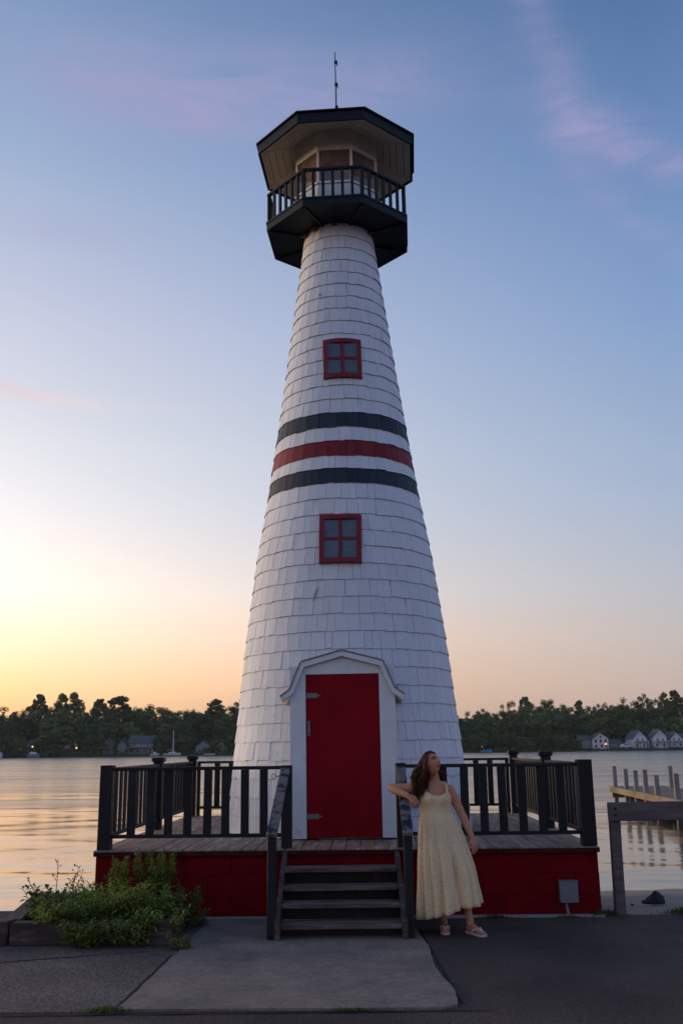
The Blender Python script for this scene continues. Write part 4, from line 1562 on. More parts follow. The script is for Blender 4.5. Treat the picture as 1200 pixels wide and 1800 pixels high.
KINDS = {}
for kn, seeds in (('round', (1, 2, 3, 4)), ('low', (5, 6, 7)), ('open', (8, 9, 10)), ('conifer', (11, 12))):
    KINDS[kn] = [(crown_mesh('crown', s, kn, M['leaf_pale'] if s in (6,) else M['leaf']), trunk_mesh('trunk', s, kn)) for s in seeds]
rt_ = random.Random(21)
BACK = 'trees of the wood across the lake'


def tree(x, y, top, width, kind, label, var=None, name='broadleaf_tree'):
    z = far_z(x, y)
    h = top - z
    cm, tm = rt_.choice(KINDS[kind]) if var is None else KINDS[kind][var]
    r = empty(name, (x, y, z - 0.2), (0, 0, rt_.uniform(0, 2 * PI)))
    tag(r, label, 'tree', BACK)
    sxy = width / 0.72 if kind in ('round', 'low') else width / 0.62
    for n_, me in (('crown', cm), ('trunk', tm)):
        o_ = link(bpy.data.objects.new(n_, me), r)
        o_.scale = (sxy, sxy, h * 1.0)
    return r


PX = 0.2330
LB = None
ORD = []


def far_tree(px, py, w, y, kind, label=LB, var=None, name='broadleaf_tree'):
    """angular table read off the far shore: px, py in 1/1677 of a radian units from the horizon"""
    x = (px - 605) * y / 1677 * 0.975
    side = 'left of the tower' if px < 410 else 'right of the tower' if px > 800 else 'hidden behind the tower'
    if label is LB:
        row = 'skyline' if y > 430 else 'middle' if y > 412 else 'lower'
        label = 'dark %s tree in the far wood %s' % (row, side)
        ORD.append([label, px, None])
    elif label == 'shore':
        label = 'leafy shore tree leaning over the water %s' % side
        ORD.append([label, px, None])
    top = 1.6 + (1315 - 0.012 * (px - 600) - py) * y / 1677 * 0.985
    made = tree(x, y, top, w * y / 1677, kind, label, var, name)
    if ORD and ORD[-1][2] is None:
        ORD[-1][2] = made


# skyline trees, back row
SKY = [(-40, 1236, 60, 'round'), (0, 1241, 58, 'round'), (32, 1249, 40, 'round'), (88, 1234, 40, 'round'), (150, 1243, 26, 'conifer'), (176, 1235, 40, 'open'), (236, 1239, 44, 'round'), (300, 1246, 44, 'round'), (328, 1243, 40, 'round'), (352, 1246, 36, 'round'), (408, 1234, 46, 'round'), (432, 1232, 50, 'round'), (470, 1236, 60, 'round'), (520, 1240, 60, 'round'), (570, 1238, 60, 'round'), (620, 1243, 60, 'round'), (670, 1242, 60, 'round'), (720, 1246, 60, 'round'), (770, 1250, 50, 'round'),
       (872, 1246, 36, 'round'), (950, 1230, 38, 'round'), (1000, 1238, 34, 'round'), (1046, 1242, 36, 'round'), (1068, 1238, 40, 'round'), (1092, 1231, 40, 'round'), (1150, 1228, 40, 'round'), (1170, 1224, 34, 'open'), (1222, 1222, 50, 'round'), (1265, 1220, 60, 'round')]
for (px, py, w, kd) in SKY:
    far_tree(px, py - 5, w * 1.25, rt_.uniform(432, 450), 'round' if kd != 'open' else kd)
far_tree(66, 1222, 51, 436, 'open', 'tall narrow tree with ragged crown, first from the left above the wood', 0, 'tall_tree')
far_tree(107, 1220, 40, 438, 'open', 'tall thin tree, left one of the close pair at the far left', 1, 'tall_tree')
far_tree(128, 1219, 57, 440, 'open', 'tall dark tree, right one of the close pair at the far left', 2, 'tall_tree')
far_tree(209, 1225, 81, 436, 'open', 'tall spreading tree topping the wood midway between left edge and tower', 1, 'tall_tree')
far_tree(265, 1231, 51, 438, 'round', 'round topped tree standing alone above the left wood', 2, 'tall_tree')
far_tree(378, 1231, 70, 438, 'open', 'wide topped tree on the skyline just left of the tower', 2, 'tall_tree')
far_tree(898, 1227, 43, 440, 'round', 'left of three rounded skyline trees right of the tower', 1, 'tall_tree')
far_tree(926, 1226, 40, 436, 'open', 'middle of three rounded skyline trees right of the tower', 0, 'tall_tree')
far_tree(978, 1226, 46, 438, 'round', 'right of three rounded skyline trees right of the tower', 3, 'tall_tree')
far_tree(1020, 1232, 30, 436, 'open', 'small pointed tree on the skyline above the white houses', 1, 'tall_tree')
far_tree(1121, 1219, 49, 438, 'round', 'highest rounded tree above the grey gabled house at right', 0, 'tall_tree')
far_tree(1190, 1215, 49, 438, 'open', 'highest ragged tree at the right edge of the picture', 2, 'tall_tree')
# middle row, filling
for i in range(34):
    px = -50 + 40 * i + rt_.uniform(-10, 10)
    py = (1240 if px < 800 else 1237) + rt_.uniform(-4, 7)
    if 800 < px < 865:
        py += 8
    far_tree(px, py, rt_.uniform(44, 58), rt_.uniform(414, 426), 'round')
# the wood goes on past both edges of the view
for i in range(11):
    for sgn, p0 in ((-1, -95), (1, 1310)):
        far_tree(p0 + sgn * 42 * i, 1232 + rt_.uniform(-6, 8), 62, rt_.uniform(425, 445), 'round', 'tree of the far wood beyond the edge of the view')
        far_tree(p0 + sgn * 42 * i + 20, 1258 + rt_.uniform(-6, 8), 60, rt_.uniform(398, 406), 'low', 'tree of the far wood beyond the edge of the view')
# front row by the water
FRONT = [(-20, 1262, 56, 'low'), (20, 1264, 52, 'low'), (160, 1264, 50, 'low'), (192, 1262, 60, 'low'), (300, 1264, 46, 'low'), (340, 1260, 50, 'low'), (388, 1254, 64, 'low'), (440, 1262, 60, 'low'), (500, 1262, 60, 'low'), (560, 1264, 60, 'low'), (620, 1262, 60, 'low'), (680, 1264, 60, 'low'), (740, 1264, 60, 'low'), (790, 1266, 50, 'low'), (836, 1264, 46, 'low'), (868, 1257, 54, 'low'), (904, 1260, 50, 'low'), (990, 1254, 56, 'low'), (1016, 1262, 48, 'low')]
for (px, py, w, kd) in FRONT:
    far_tree(px, py, w, rt_.uniform(396, 401), kd, 'shore', rt_.choice((0, 2)), 'shore_tree')
far_tree(106, 1268, 72, 393, 'low', 'wide dome shaped tree on the far shore at left', 2, 'shore_tree')
far_tree(236, 1263, 40, 398, 'low', 'paler green tree behind the large grey house across the lake', 1, 'shore_tree')
far_tree(946, 1245, 56, 398, 'low', 'paler green tree in front of the wood right of the tower', 1, 'shore_tree')
for i in range(9):
    far_tree(1046 + 24 * i, 1256 + rt_.uniform(-6, 8), rt_.uniform(40, 50), rt_.uniform(404, 410), 'low')
for i, (px, py, w) in enumerate(((12, 1285, 40), (36, 1294, 26), (66, 1296, 24), (172, 1284, 34), (198, 1299, 20), (232, 1303, 16), (285, 1290, 30), (318, 1288, 34), (340, 1300, 20), (375, 1296, 26), (408, 1286, 40))):
    far_tree(px, py, w, 384.0 + 0.3 * i, 'low', 'low bushy tree on the bank by the far houses, %s from the left' % ('first', 'second', 'third', 'fourth', 'fifth', 'sixth', 'seventh', 'eighth', 'ninth', 'tenth', 'eleventh')[i], i % 3, 'bank_tree')
for i, (px, py, w) in enumerate(((812, 1292, 30), (838, 1286, 34), (866, 1290, 34), (892, 1284, 38), (922, 1290, 34), (952, 1286, 36), (984, 1288, 36), (1006, 1296, 24))):
    far_tree(px, py, w, 384.0 + 0.3 * i, 'low', 'low bushy tree on the bank right of the tower, %s from the tower' % ('first', 'second', 'third', 'fourth', 'fifth', 'sixth', 'seventh', 'eighth')[i], (0, 2)[i % 2], 'bank_tree')
# trees of one row are told apart by their order along the shore
NTH = ('first', 'second', 'third', 'fourth', 'fifth', 'sixth', 'seventh', 'eighth', 'ninth', 'tenth', 'eleventh', 'twelfth', 'thirteenth', 'fourteenth')
for base in sorted(set(q_[0] for q_ in ORD)):
    if 'hidden' in base:
        continue
    for k, q_ in enumerate(sorted((q_ for q_ in ORD if q_[0] == base), key=lambda q_: q_[1])):
        q_[2]['label'] = '%s, %s from the left' % (base, NTH[k])
# undergrowth along the bank
rn = random.Random(5)
mb = MB()
for i in range(9000):
    x = rn.uniform(-190, 190)
    y = 381 + rn.random() * 10 + (8 * rn.random() if rn.random() < 0.5 else 0)
    z = far_z(x, y)
    hh = (1.2 + 2.2 * noise.noise(Vector((x * 0.11, 4, 0)))) * rn.random()
    if 90 < x < 150:
        hh *= 0.4
    p = Vector((x, y, z + max(0.0, hh)))
    s = rn.uniform(0.25, 0.5)
    u = Vector((rn.gauss(0, 1), rn.gauss(0, 1), rn.gauss(0, 1))).normalized()
    v = u.cross(Vector((rn.gauss(0, 1), rn.gauss(0, 1), rn.gauss(0, 1)))).normalized()
    mb.add([p - u * s, p + v * s * 0.7, p + u * s, p - v * s * 0.7], [(0, 1, 2, 3)])
tag(mb.build('bank_scrub', M['leaf']), 'low green scrub along the far bank of the lake', 'scrub', kind='stuff')


# lamps by the far shore
def lamp(x, y, z, label):
    zg = far_z(x, y)
    r = empty('yard_lamp', (x, y, zg))
    tag(r, label, 'lamp')
    mb = MB()
    mb.tube([(0, 0, 0), (0, 0, z - zg - 0.25)], 0.06, 6)
    mb.build('pole', M['bark'], r)
    mb = MB()
    mb.tube([(0, 0, z - zg - 0.34), (0, 0, z - zg - 0.1), (0, 0, z - zg + 0.1), (0, 0, z - zg + 0.34)], [0.12, 0.36, 0.36, 0.12], 8)
    mb.build('globe', M['lamp'], r)


lamp(-126.5, 384, 2.6, 'glowing amber lamp at the far left shore')
lamp(-121.8, 384, 3.6, 'faint amber lamp right of the brightest one at the far left shore')
lamp(-104.6, 384, 2.9, 'glowing amber lamp between the dome shaped tree and the grey houses')
lamp(101.4, 381.5, 2.0, 'amber lamp in front of the tall windowed white house')
lamp(53.8, 384, 1.6, 'tiny amber lamp above the cyan boat')


# boats
def boat(name, label, x, y, ln, hgt, m, cabin=None, mast=0.0, rot=0.0):
    r = empty(name, (x, y, WATER_Z), (0, 0, rot))
    tag(r, label, 'boat')
    mb = MB()
    rings = []
    for i in range(9):
        t = i / 8
        xx = -ln / 2 + ln * t
        w = 0.95 * ln / 6 * (1 - max(0, (t - 0.45) / 0.55) ** 2 * 0.95)
        hh = hgt * (0.9 + 0.25 * t)
        rings.append([(xx, -w, hh), (xx, -w * 0.8, hh * 0.35), (xx, -w * 0.25, -0.15), (xx, w * 0.25, -0.15), (xx, w * 0.8, hh * 0.35), (xx, w, hh), (xx, 0, hh * 0.92)])
    mb.loft(rings)
    mb.build('hull', m, r)
    if cabin:
        mb = MB()
        a, b_, hc = cabin
        mb.hexa([(a, -0.7, hgt * 0.9), (b_, -0.6, hgt * 0.9), (b_, 0.6, hgt * 0.9), (a, 0.7, hgt * 0.9), (a + 0.1, -0.6, hgt + hc), (b_ - 0.6, -0.5, hgt + hc), (b_ - 0.6, 0.5, hgt + hc), (a + 0.1, 0.6, hgt + hc)])
        mb.build('cabin', M['boatw'], r)
    if mast:
        mb = MB()
        mb.tube([(0.4, 0, hgt * 0.9), (0.4, 0, mast)], [0.22, 0.14], 6)
        ms = mb.build('mast', M['boatw'], r)
        mb = MB()
        mb.tube([(0.4, 0, hgt + 1.2), (-2.2, 0, hgt + 1.15)], 0.07, 6)
        mb.build('boom', M['boatw'], r)
    return r


boat('sailboat', 'white sailboat with bare mast on the far shore left of the tower', -66.3, 379, 6.6, 1.1, M['boatw'], (-1.2, 1.8, 0.5), 9.6)
boat('motorboat', 'small white motorboat moored left of the sailboat', -73.0, 379, 3.6, 0.9, M['boatw'], (-0.6, 1.0, 0.8))
boat('motorboat', 'low white motorboat moored just left of the tower', -52, 379.5, 4.2, 0.8, M['boatw'])
boat('pontoon_boat', 'long white pontoon boat at the far left edge', -136, 378, 9.5, 1.9, M['boatw'], (-3.5, 3.0, 0.9))
boat('motorboat', 'pale covered motorboat right of the long pontoon boat', -119.5, 378.5, 4.6, 1.4, M['houseg'], (-1.4, 1.4, 0.8))
boat('small_boat', 'bright cyan covered boat on the far shore right of the tower', 54.5, 378.5, 4.2, 1.0, M['cyan'], None)
# parked vehicle between the far houses
vr = empty('parked_car', (109.9, 384.5, far_z(109.9, 384.5)), (0, 0, 0.2))
tag(vr, 'white car parked among the houses on the far shore at right', 'car')
mb = MB()
mb.loft([[(x, -0.85, 0.35), (x, 0.85, 0.35), (x, 0.88, h * 0.75), (x, 0.7, h), (x, -0.7, h), (x, -0.88, h * 0.75)] for x, h in ((-2.2, 0.95), (-2.0, 1.25), (-1.2, 1.8), (0.5, 1.85), (1.1, 1.25), (2.1, 1.05), (2.25, 0.7))])
mb.build('body', M['boatw'], vr)
for x in (-1.3, 1.35):
    for y in (-0.8, 0.8):
        mb = MB()
        mb.tube([(x, y - 0.1, 0.33), (x, y + 0.1, 0.33)], 0.33, 12)
        mb.build('wheel', M['crack'], vr)
mb = MB()
mb.box(-1.1, 0.7, -0.87, -0.80, 1.2, 1.65)
mb.build('side_window', M['dpane'], vr)

# ------------------------------------------------------------------ planter with weeds
pt = empty('timber_planter', (-2.4, 9.3, 0))
tag(pt, 'low planter of dark weathered timbers overgrown with weeds', 'planter')


def timber(a, c, w, h, z0=0.0):
    a, c = Vector((a[0] + 2.4, a[1] - 9.3, z0 + h / 2)), Vector((c[0] + 2.4, c[1] - 9.3, z0 + h / 2))
    d = c - a
    ln = d.length
    mt = Matrix.Translation(a) @ Matrix.Rotation(math.atan2(d.y, d.x), 4, 'Z')
    mb = MB()
    mb.box(0, ln, -w / 2, w / 2, -h / 2, h / 2, None, 0.014)
    o_ = mb.build('timber', M['timber'], pt)
    o_.matrix_local = mt
    return o_


timber((-2.86, 8.79), (-1.47, 8.74), 0.15, 0.185)
timber((-3.75, 8.86), (-2.875, 8.80), 0.16, 0.195)
timber((-2.90, 8.89), (-3.10, 10.29), 0.17, 0.19)
timber((-3.16, 10.38), (-2.46, 10.30), 0.16, 0.20)
timber((-1.55, 8.83), (-1.55, 9.82), 0.15, 0.17)
mb = MB()
sv = [(-2.83, 8.84), (-1.6, 8.80), (-1.6, 9.86), (-2.50, 9.86), (-2.50, 10.25), (-3.02, 10.30)]
cx_, cy_ = -2.4, 9.3
bmv = []
for ring_ in (1.0, 0.6, 0.2):
    for i in range(36):
        t = i / 36 * len(sv)
        a, c = sv[int(t) % len(sv)], sv[(int(t) + 1) % len(sv)]
        f = t - int(t)
        x, y = a[0] + (c[0] - a[0]) * f, a[1] + (c[1] - a[1]) * f
        bmv.append(((x - cx_) * ring_, (y - cy_) * ring_, 0.10 + (1 - ring_) * 0.07 + 0.015 * noise.noise(Vector((x * 9, y * 9, ring_)))))
fs = []
for k in range(2):
    for i in range(36):
        j = (i + 1) % 36
        fs.append((k * 36 + i, k * 36 + j, (k + 1) * 36 + j, (k + 1) * 36 + i))
fs.append(tuple(72 + i for i in range(36)))
mb.add(bmv, fs)
mb.build('soil', M['soil'], pt, True)


def leaf_blade(mb, p, d, up, ln, wd, droop):
    """two-segment bent leaf with a pointed tip"""
    s = d.cross(up)
    if s.length < 1e-4:
        s = Vector((1, 0, 0))
    s.normalize()
    n = s.cross(d).normalized()
    m_ = p + d * ln * 0.5 + n * ln * 0.06
    tip = p + d * ln * 0.97 - Vector((0, 0, ln * droop))
    mb.add([p, m_ - s * wd / 2, m_ + s * wd / 2, tip], [(0, 1, 2), (1, 3, 2)])


def weed(label, x, y, z, stems, hgt, spread, leaf_l, leaf_w, dens, seed, name='leafy_weed', plume=False, lean=(0, 0)):
    rn = random.Random(seed)
    r = empty(name, (x, y, z))
    tag(r, label, 'weed', 'weeds growing in the timber planter')
    sm, lm = MB(), MB()
    for s in range(stems):
        a = rn.uniform(0, 2 * PI)
        q = spread * math.sqrt(rn.random())
        h = hgt * rn.uniform(0.65, 1.05)
        b0 = Vector((q * 0.55 * math.cos(a), q * 0.55 * math.sin(a), -0.03))
        tip = b0 + Vector((math.cos(a) * q * 0.75 + lean[0] * h, math.sin(a) * q * 0.75 + lean[1] * h, h))
        mid = b0.lerp(tip, 0.5) + Vector((rn.uniform(-0.02, 0.02), rn.uniform(-0.02, 0.02), h * 0.06))
        pts = [b0, b0.lerp(mid, 0.5), mid, mid.lerp(tip, 0.5) + Vector((0, 0, 0.01)), tip]
        sm.tube(pts, [0.0045, 0.004, 0.0035, 0.003, 0.0015], 5)
        nl = int(dens * h / 0.4)
        for k in range(nl):
            t = 0.12 + 0.88 * (k + rn.random()) / nl
            i = min(3, int(t * 4))
            p = pts[i].lerp(pts[i + 1], t * 4 - i)
            b_ = k * 2.4 + rn.uniform(-0.5, 0.5)
            up = rn.uniform(0.1, 0.9)
            d = Vector((math.cos(b_), math.sin(b_), up)).normalized()
            sc = (1.05 - 0.55 * t) * rn.uniform(0.7, 1.2)
            leaf_blade(lm, p, d, Vector((0, 0, 1)), leaf_l * sc, leaf_w * sc, rn.uniform(0.0, 0.35))
        if plume:
            for k in range(34):
                t = rn.random()
                p = tip + Vector((rn.gauss(0, 0.014), rn.gauss(0, 0.014), -t * h * 0.28))
                d = Vector((rn.gauss(0, 1), rn.gauss(0, 1), 0.7)).normalized()
                leaf_blade(lm, p, d, Vector((0, 0, 1)), 0.03, 0.010, 0.0)
    sm.build('stem', M['stalk'], r)
    lm.build('foliage', M['weed'], r)
    return r


weed('broad leaved weed at the left end of the planter', -2.70, 9.22, 0.12, 20, 0.32, 0.19, 0.15, 0.070, 20, 31)
weed('tall narrow weed against the red wall, left of the darker tall clump', -2.13, 9.55, 0.14, 11, 0.50, 0.10, 0.10, 0.026, 50, 32, plume=True)
weed('tallest dense weed clump against the red wall', -1.80, 9.60, 0.14, 32, 0.56, 0.19, 0.10, 0.024, 52, 33, plume=True)
weed('upright weed at the right end of the planter by the red wall', -1.50, 9.40, 0.05, 14, 0.38, 0.14, 0.10, 0.024, 46, 34, plume=True)
weed('low bushy weed spilling over the front timber at the left', -2.36, 8.94, 0.13, 36, 0.28, 0.28, 0.125, 0.036, 32, 35, lean=(0, -0.45))
weed('bright green weed mound in the middle of the planter', -2.05, 9.12, 0.14, 38, 0.34, 0.28, 0.125, 0.034, 34, 36)
weed('weed mound in front of the tallest clump', -1.74, 9.08, 0.14, 36, 0.31, 0.26, 0.12, 0.030, 34, 37, lean=(0.1, -0.25))
weed('dark weed clump hanging over the right front corner of the planter', -1.62, 8.82, 0.05, 34, 0.27, 0.21, 0.11, 0.028, 32, 38, lean=(0.1, -0.30))
weed('leafy weed just left of the tall narrow weed', -2.36, 9.42, 0.14, 20, 0.32, 0.19, 0.12, 0.038, 30, 39)
weed('weed trailing down the front timber onto the pavement', -2.18, 8.68, 0.02, 34, 0.24, 0.22, 0.115, 0.030, 34, 40, lean=(0, -0.2))
weed('weed at the foot of the front timber right of the trailing one', -1.82, 8.66, 0.02, 34, 0.24, 0.22, 0.115, 0.028, 34, 41)
weed('spiky grass tuft on the pavement at the right corner of the planter', -1.375, 8.50, 0.01, 30, 0.12, 0.09, 0.11, 0.014, 22, 42, 'grass_tuft')
weed('small weed beside the red wall corner at the left', -2.46, 9.80, 0.14, 10, 0.25, 0.12, 0.10, 0.03, 26, 43)
weed('low weed spreading right of the mound by the red wall', -1.40, 9.55, 0.01, 12, 0.18, 0.11, 0.09, 0.024, 30, 44)
weed('broad leafed weed tumbling over the front timber at far left of the clump', -2.58, 8.86, 0.14, 22, 0.22, 0.18, 0.12, 0.042, 28, 45, lean=(0.05, -0.35))

# dry weed stalks
rn = random.Random(9)
dr = empty('dry_weed', (-2.80, 9.85, 0.12))
tag(dr, 'thin dry brown weed stalks rising above the planter against the water', 'weed')
mb, hb = MB(), MB()
for (dx, h, ln_) in ((-0.02, 0.46, 0.02), (0.03, 0.40, 0.18), (0.07, 0.30, 0.16), (-0.10, 0.25, -0.16), (0.12, 0.33, 0.05)):
    a, c = Vector((dx, 0, 0)), Vector((dx + ln_, rn.uniform(-0.05, 0.05), h))
    mb.tube([a, a.lerp(c, 0.5) + Vector((0.008, 0, 0)), c], [0.005, 0.004, 0.0025], 5)
    for k in range(7):
        t = rn.uniform(0.45, 1.0)
        p = a.lerp(c, t)
        d = Vector((rn.uniform(-1, 1), rn.uniform(-0.6, 0.6), rn.uniform(0.3, 1))).normalized()
        e = p + d * rn.uniform(0.03, 0.08)
        mb.tube([p, e], [0.002, 0.0015], 4)
        hb.tube([e - d * 0.008, e, e + d * 0.008], [0.003, 0.007, 0.003], 5)
mb.build('stalk', M['stalk'], dr)
hb.build('seed_head', M['stalk'], dr)


# grass in the pavement joints and along the sand edge
def tuft(label, x, y, z, n, sx, sy, h, seed):
    rn = random.Random(seed)
    lm = MB()
    for i in range(n):
        p = Vector((rn.gauss(0, sx), rn.gauss(0, sy), 0))
        d = Vector((rn.gauss(0, 0.55), rn.gauss(0, 0.55), 1)).normalized()
        k = math.exp(-(p.x / (sx * 1.3)) ** 2)
        leaf_blade(lm, p, d, Vector((0.3, 0.4, 0.2)), h * rn.uniform(0.4, 1.1) * (0.4 + 0.6 * k), 0.008, rn.uniform(0, 0.4))
    o_ = lm.build('grass_tuft', M['grass'])
    o_.location = (x, y, z)
    tag(o_, label, 'grass', None, 'stuff')


tuft('low grass in the joint at the front left corner of the concrete landing', -1.52, 6.60, 0.004, 420, 0.09, 0.025, 0.05, 1)
tuft('sparse grass along the front joint of the concrete landing', 0.02, 6.53, 0.004, 150, 0.10, 0.012, 0.035, 2)
tuft('dark weeds at the sand edge between platform and barrier post', 2.55, 9.93, -0.01, 330, 0.09, 0.04, 0.09, 3)
tuft('green weeds at the sand edge right of the barrier post', 3.32, 9.98, -0.01, 420, 0.12, 0.05, 0.10, 4)
tuft('thin grass line along the asphalt edge at the right', 3.75, 9.96, -0.01, 420, 0.26, 0.03, 0.05, 5)
tuft('dry grass at the right corner of the red platform', 2.42, 9.86, 0.0, 160, 0.05, 0.03, 0.10, 6)
tuft('small weeds at the wall foot behind the woman', 1.42, 9.80, 0.0, 200, 0.09, 0.02, 0.06, 7)
tuft('small weeds around the electrical conduit', 2.12, 9.78, 0.0, 120, 0.07, 0.02, 0.05, 8)


# straw nests tucked under the gallery
def nest(label, ang, z, r, seed):
    rn = random.Random(seed)
    mb = MB()
    c = Vector((math.cos(ang) * (prof(z) + 0.02), math.sin(ang) * (prof(z) + 0.02), z))
    for i in range(60):
        p = Vector((rn.gauss(0, r), rn.gauss(0, r * 0.6), rn.gauss(0, r * 0.5)))
        d = Vector((rn.gauss(0, 1), rn.gauss(0, 1), rn.gauss(0, 0.4))).normalized() * r * 0.9
        mb.tube([p - d, p + Vector((0, 0, r * 0.2)), p + d], 0.003, 4)
    o_ = mb.build('bird_nest', M['straw'])
    o_.location = lhm @ c
    tag(o_, label, 'nest')


nest('straw nest under the gallery at the left edge of the shaft', R(-153), 8.655, 0.028, 1)
nest('straw nest under the gallery, left of the shaft centre', R(-128), 8.665, 0.024, 2)
nest('small straw nest under the gallery at the shaft centre', R(-96), 8.67, 0.018, 3)
nest('small straw nest under the gallery at the right edge of the shaft', R(-30), 8.66, 0.022, 4)

# ------------------------------------------------------------------ the woman leaning on the handrail
pr = empty('person', (1.0, 9.12, 0))
tag(pr, 'woman in a long cream print dress leaning an elbow on the handrail and looking up', 'person')
PO = Vector((1.0, 9.12, 0))


def PV(x, y, z):
    return Vector((x, y, z)) - PO


def ell(c, a, b, n=28, ang=0.0, tilt=(0, 0)):
    out = []
    for k in range(n):
        t = 2 * PI * k / n
        x, y = a * math.cos(t), b * math.sin(t)
        X, Y = x * math.cos(ang) - y * math.sin(ang), x * math.sin(ang) + y * math.cos(ang)
        out.append(Vector((c[0] + X, c[1] + Y, c[2] + tilt[0] * X + tilt[1] * Y)))
    return out


body = MB()
# torso and hips
TORSO = [(0.70, .885, 9.265, .150, .115), (0.80, .880, 9.275, .172, .125), (0.90, .862, 9.30, .150, .112), (1.00, .848, 9.325, .125, .098), (1.08, .842, 9.34, .132, .102), (1.15, .840, 9.35, .142, .105), (1.20, .846, 9.36, .148, .092), (1.245, .852, 9.368, .140, .074), (1.275, .852, 9.368, .095, .060), (1.30, .850, 9.365, .055, .050)]
body.loft([ell(PV(x, y, z), a, b, 28, 0.12, (-0.10, 0)) for z, x, y, a, b in TORSO])
# neck
body.tube([PV(.848, 9.372, 1.25), PV(.846, 9.362, 1.31), PV(.838, 9.350, 1.36), PV(.830, 9.342, 1.42)], [.060, .047, .044, .048], 16)
# arms: her right (resting elbow) and left (hanging)
RS, RE, RW = PV(.715, 9.365, 1.232), PV(.430, 9.405, 1.228), PV(.585, 9.235, 1.165)
body.tube([PV(.78, 9.367, 1.235), RS, RS.lerp(RE, .25) + Vector((0, 0, -.004)), RS.lerp(RE, .6) + Vector((0, 0, -.008)), RS.lerp(RE, .93), RE + Vector((-.005, .002, 0))], [.052, .056, .053, .046, .040, .034], 14)
body.tube([RE + Vector((-.008, .006, .004)), RE.lerp(RW, .12), RE.lerp(RW, .35), RE.lerp(RW, .7), RW], [.030, .038, .041, .033, .026], 14)
LS, LE, LW = PV(.985, 9.37, 1.208), PV(1.098, 9.345, .972), PV(1.165, 9.245, .790)
body.tube([PV(.92, 9.368, 1.225), LS, LS.lerp(LE, .3), LS.lerp(LE, .65), LE], [.046, .052, .048, .042, .037], 14)
body.tube([LE + Vector((0, 0, .01)), LE.lerp(LW, .2), LE.lerp(LW, .45), LE.lerp(LW, .8), LW], [.036, .039, .037, .028, .024], 14)


def hand(w, d, palm_n, spread, curl, ln=0.165, side=1):
    """palm from wrist w along d; palm_n is the palm normal, fingers curl towards it"""
    d = d.normalized()
    palm_n = (palm_n - d * palm_n.dot(d)).normalized()
    s = d.cross(palm_n).normalized() * side
    pl_ = ln * 0.46
    n = 12
    rings = []
    for t, hw, th in ((-0.1, .024, .021), (0.15, .027, .019), (0.55, .038, .016), (1.0, .040, .013)):
        c = w + d * pl_ * t
        rings.append([c + s * hw * math.cos(2 * PI * k / n) + palm_n * th * math.sin(2 * PI * k / n) for k in range(n)])
    body.loft(rings)
    for i, (off, fl_) in enumerate(((-.029, .90), (-.010, 1.0), (.010, .95), (.028, .75))):
        L_ = ln * 0.54 * fl_
        p = w + d * pl_ * 0.93 + s * off
        dd = (d + s * off * spread).normalized()
        pts = [p]
        ang = 0.0
        for seg, c_ in ((.45, curl), (.30, curl * 1.2), (.25, curl * 0.8)):
            ang += c_ * (1 + 0.12 * i)
            v = dd * math.cos(ang) + palm_n * math.sin(ang)
            pts.append(pts[-1] + v * L_ * seg)
        body.tube([pts[0] - dd * .012] + pts, [.0092, .0092, .0088, .0080, .0062], 8)
    p = w + d * pl_ * 0.30 - s * .026
    t1 = (d * 0.75 - s * 0.65 + palm_n * 0.25).normalized()
    t2 = (d * 0.95 - s * 0.15 + palm_n * 0.35).normalized()
    body.tube([p - t1 * .012, p, p + t1 * .036, p + t1 * .036 + t2 * .030], [.012, .0118, .0100, .0070], 8)


hand(RW, Vector((.80, -.28, -.62)), Vector((-.3, .75, -.55)), 4, .42, side=-1)
hand(LW, Vector((.24, -.28, -.93)), Vector((-.55, .70, -.25)), 5, .26, side=1)
# legs and feet
for hip, knee, ank, toe in (((.80, 9.275, .76), (.835, 9.215, .44), (.872, 9.185, .085), (.868, 9.045, .038)), ((.95, 9.27, .76), (1.035, 9.14, .43), (1.092, 9.045, .092), (1.165, 8.925, .038))):
    H, K, A, T = PV(*hip), PV(*knee), PV(*ank), PV(*toe)
    body.tube([H, H.lerp(K, .4), H.lerp(K, .85), K, K.lerp(A, .25) + Vector((0, .012, 0)), K.lerp(A, .6), K.lerp(A, .9), A + Vector((0, 0, -.02))], [.085, .078, .058, .052, .053, .040, .030, .034], 16)
    f = (T - A)
    f.z = 0
    f.normalize()
    s = Vector((-f.y, f.x, 0))
    hl = A + Vector((0, 0, -(A.z - .048))) - f * .040
    rings = []
    for t, hw, th, zc in ((-.008, .014, .016, .048), (.02, .026, .028, .050), (.08, .028, .036, .058), (.13, .033, .024, .048), (.175, .038, .016, .038), (.205, .034, .012, .034), (.222, .018, .007, .031)):
        c = hl + f * t
        c.z = zc
        rings.append([c + s * hw * math.cos(2 * PI * k / 14) + Vector((0, 0, th * math.sin(2 * PI * k / 14))) for k in range(14)])
    body.loft(rings)
    body.tube([A + Vector((0, 0, .03)), A + Vector((0, 0, -.01)) - f * .004, hl + f * .03 + Vector((0, 0, .012))], [.031, .033, .026], 12)
    for i in range(5):
        o_ = (-.027 + .0135 * i)
        p = hl + f * (.205 - .006 * abs(i - 1)) + s * o_ * (1 if toe[0] < 1 else 1)
        p.z = .034
        body.tube([p, p + f * .012, p + f * (.030 - .003 * i)], [.0088, .0090, .0060], 8)
# head
HC_ = PV(.817, 9.328, 1.446)
HM = Matrix.Rotation(R(42), 3, 'Z') @ Matrix.Rotation(R(-26), 3, 'X') @ Matrix.Rotation(R(4), 3, 'Y')
HS = 1.0


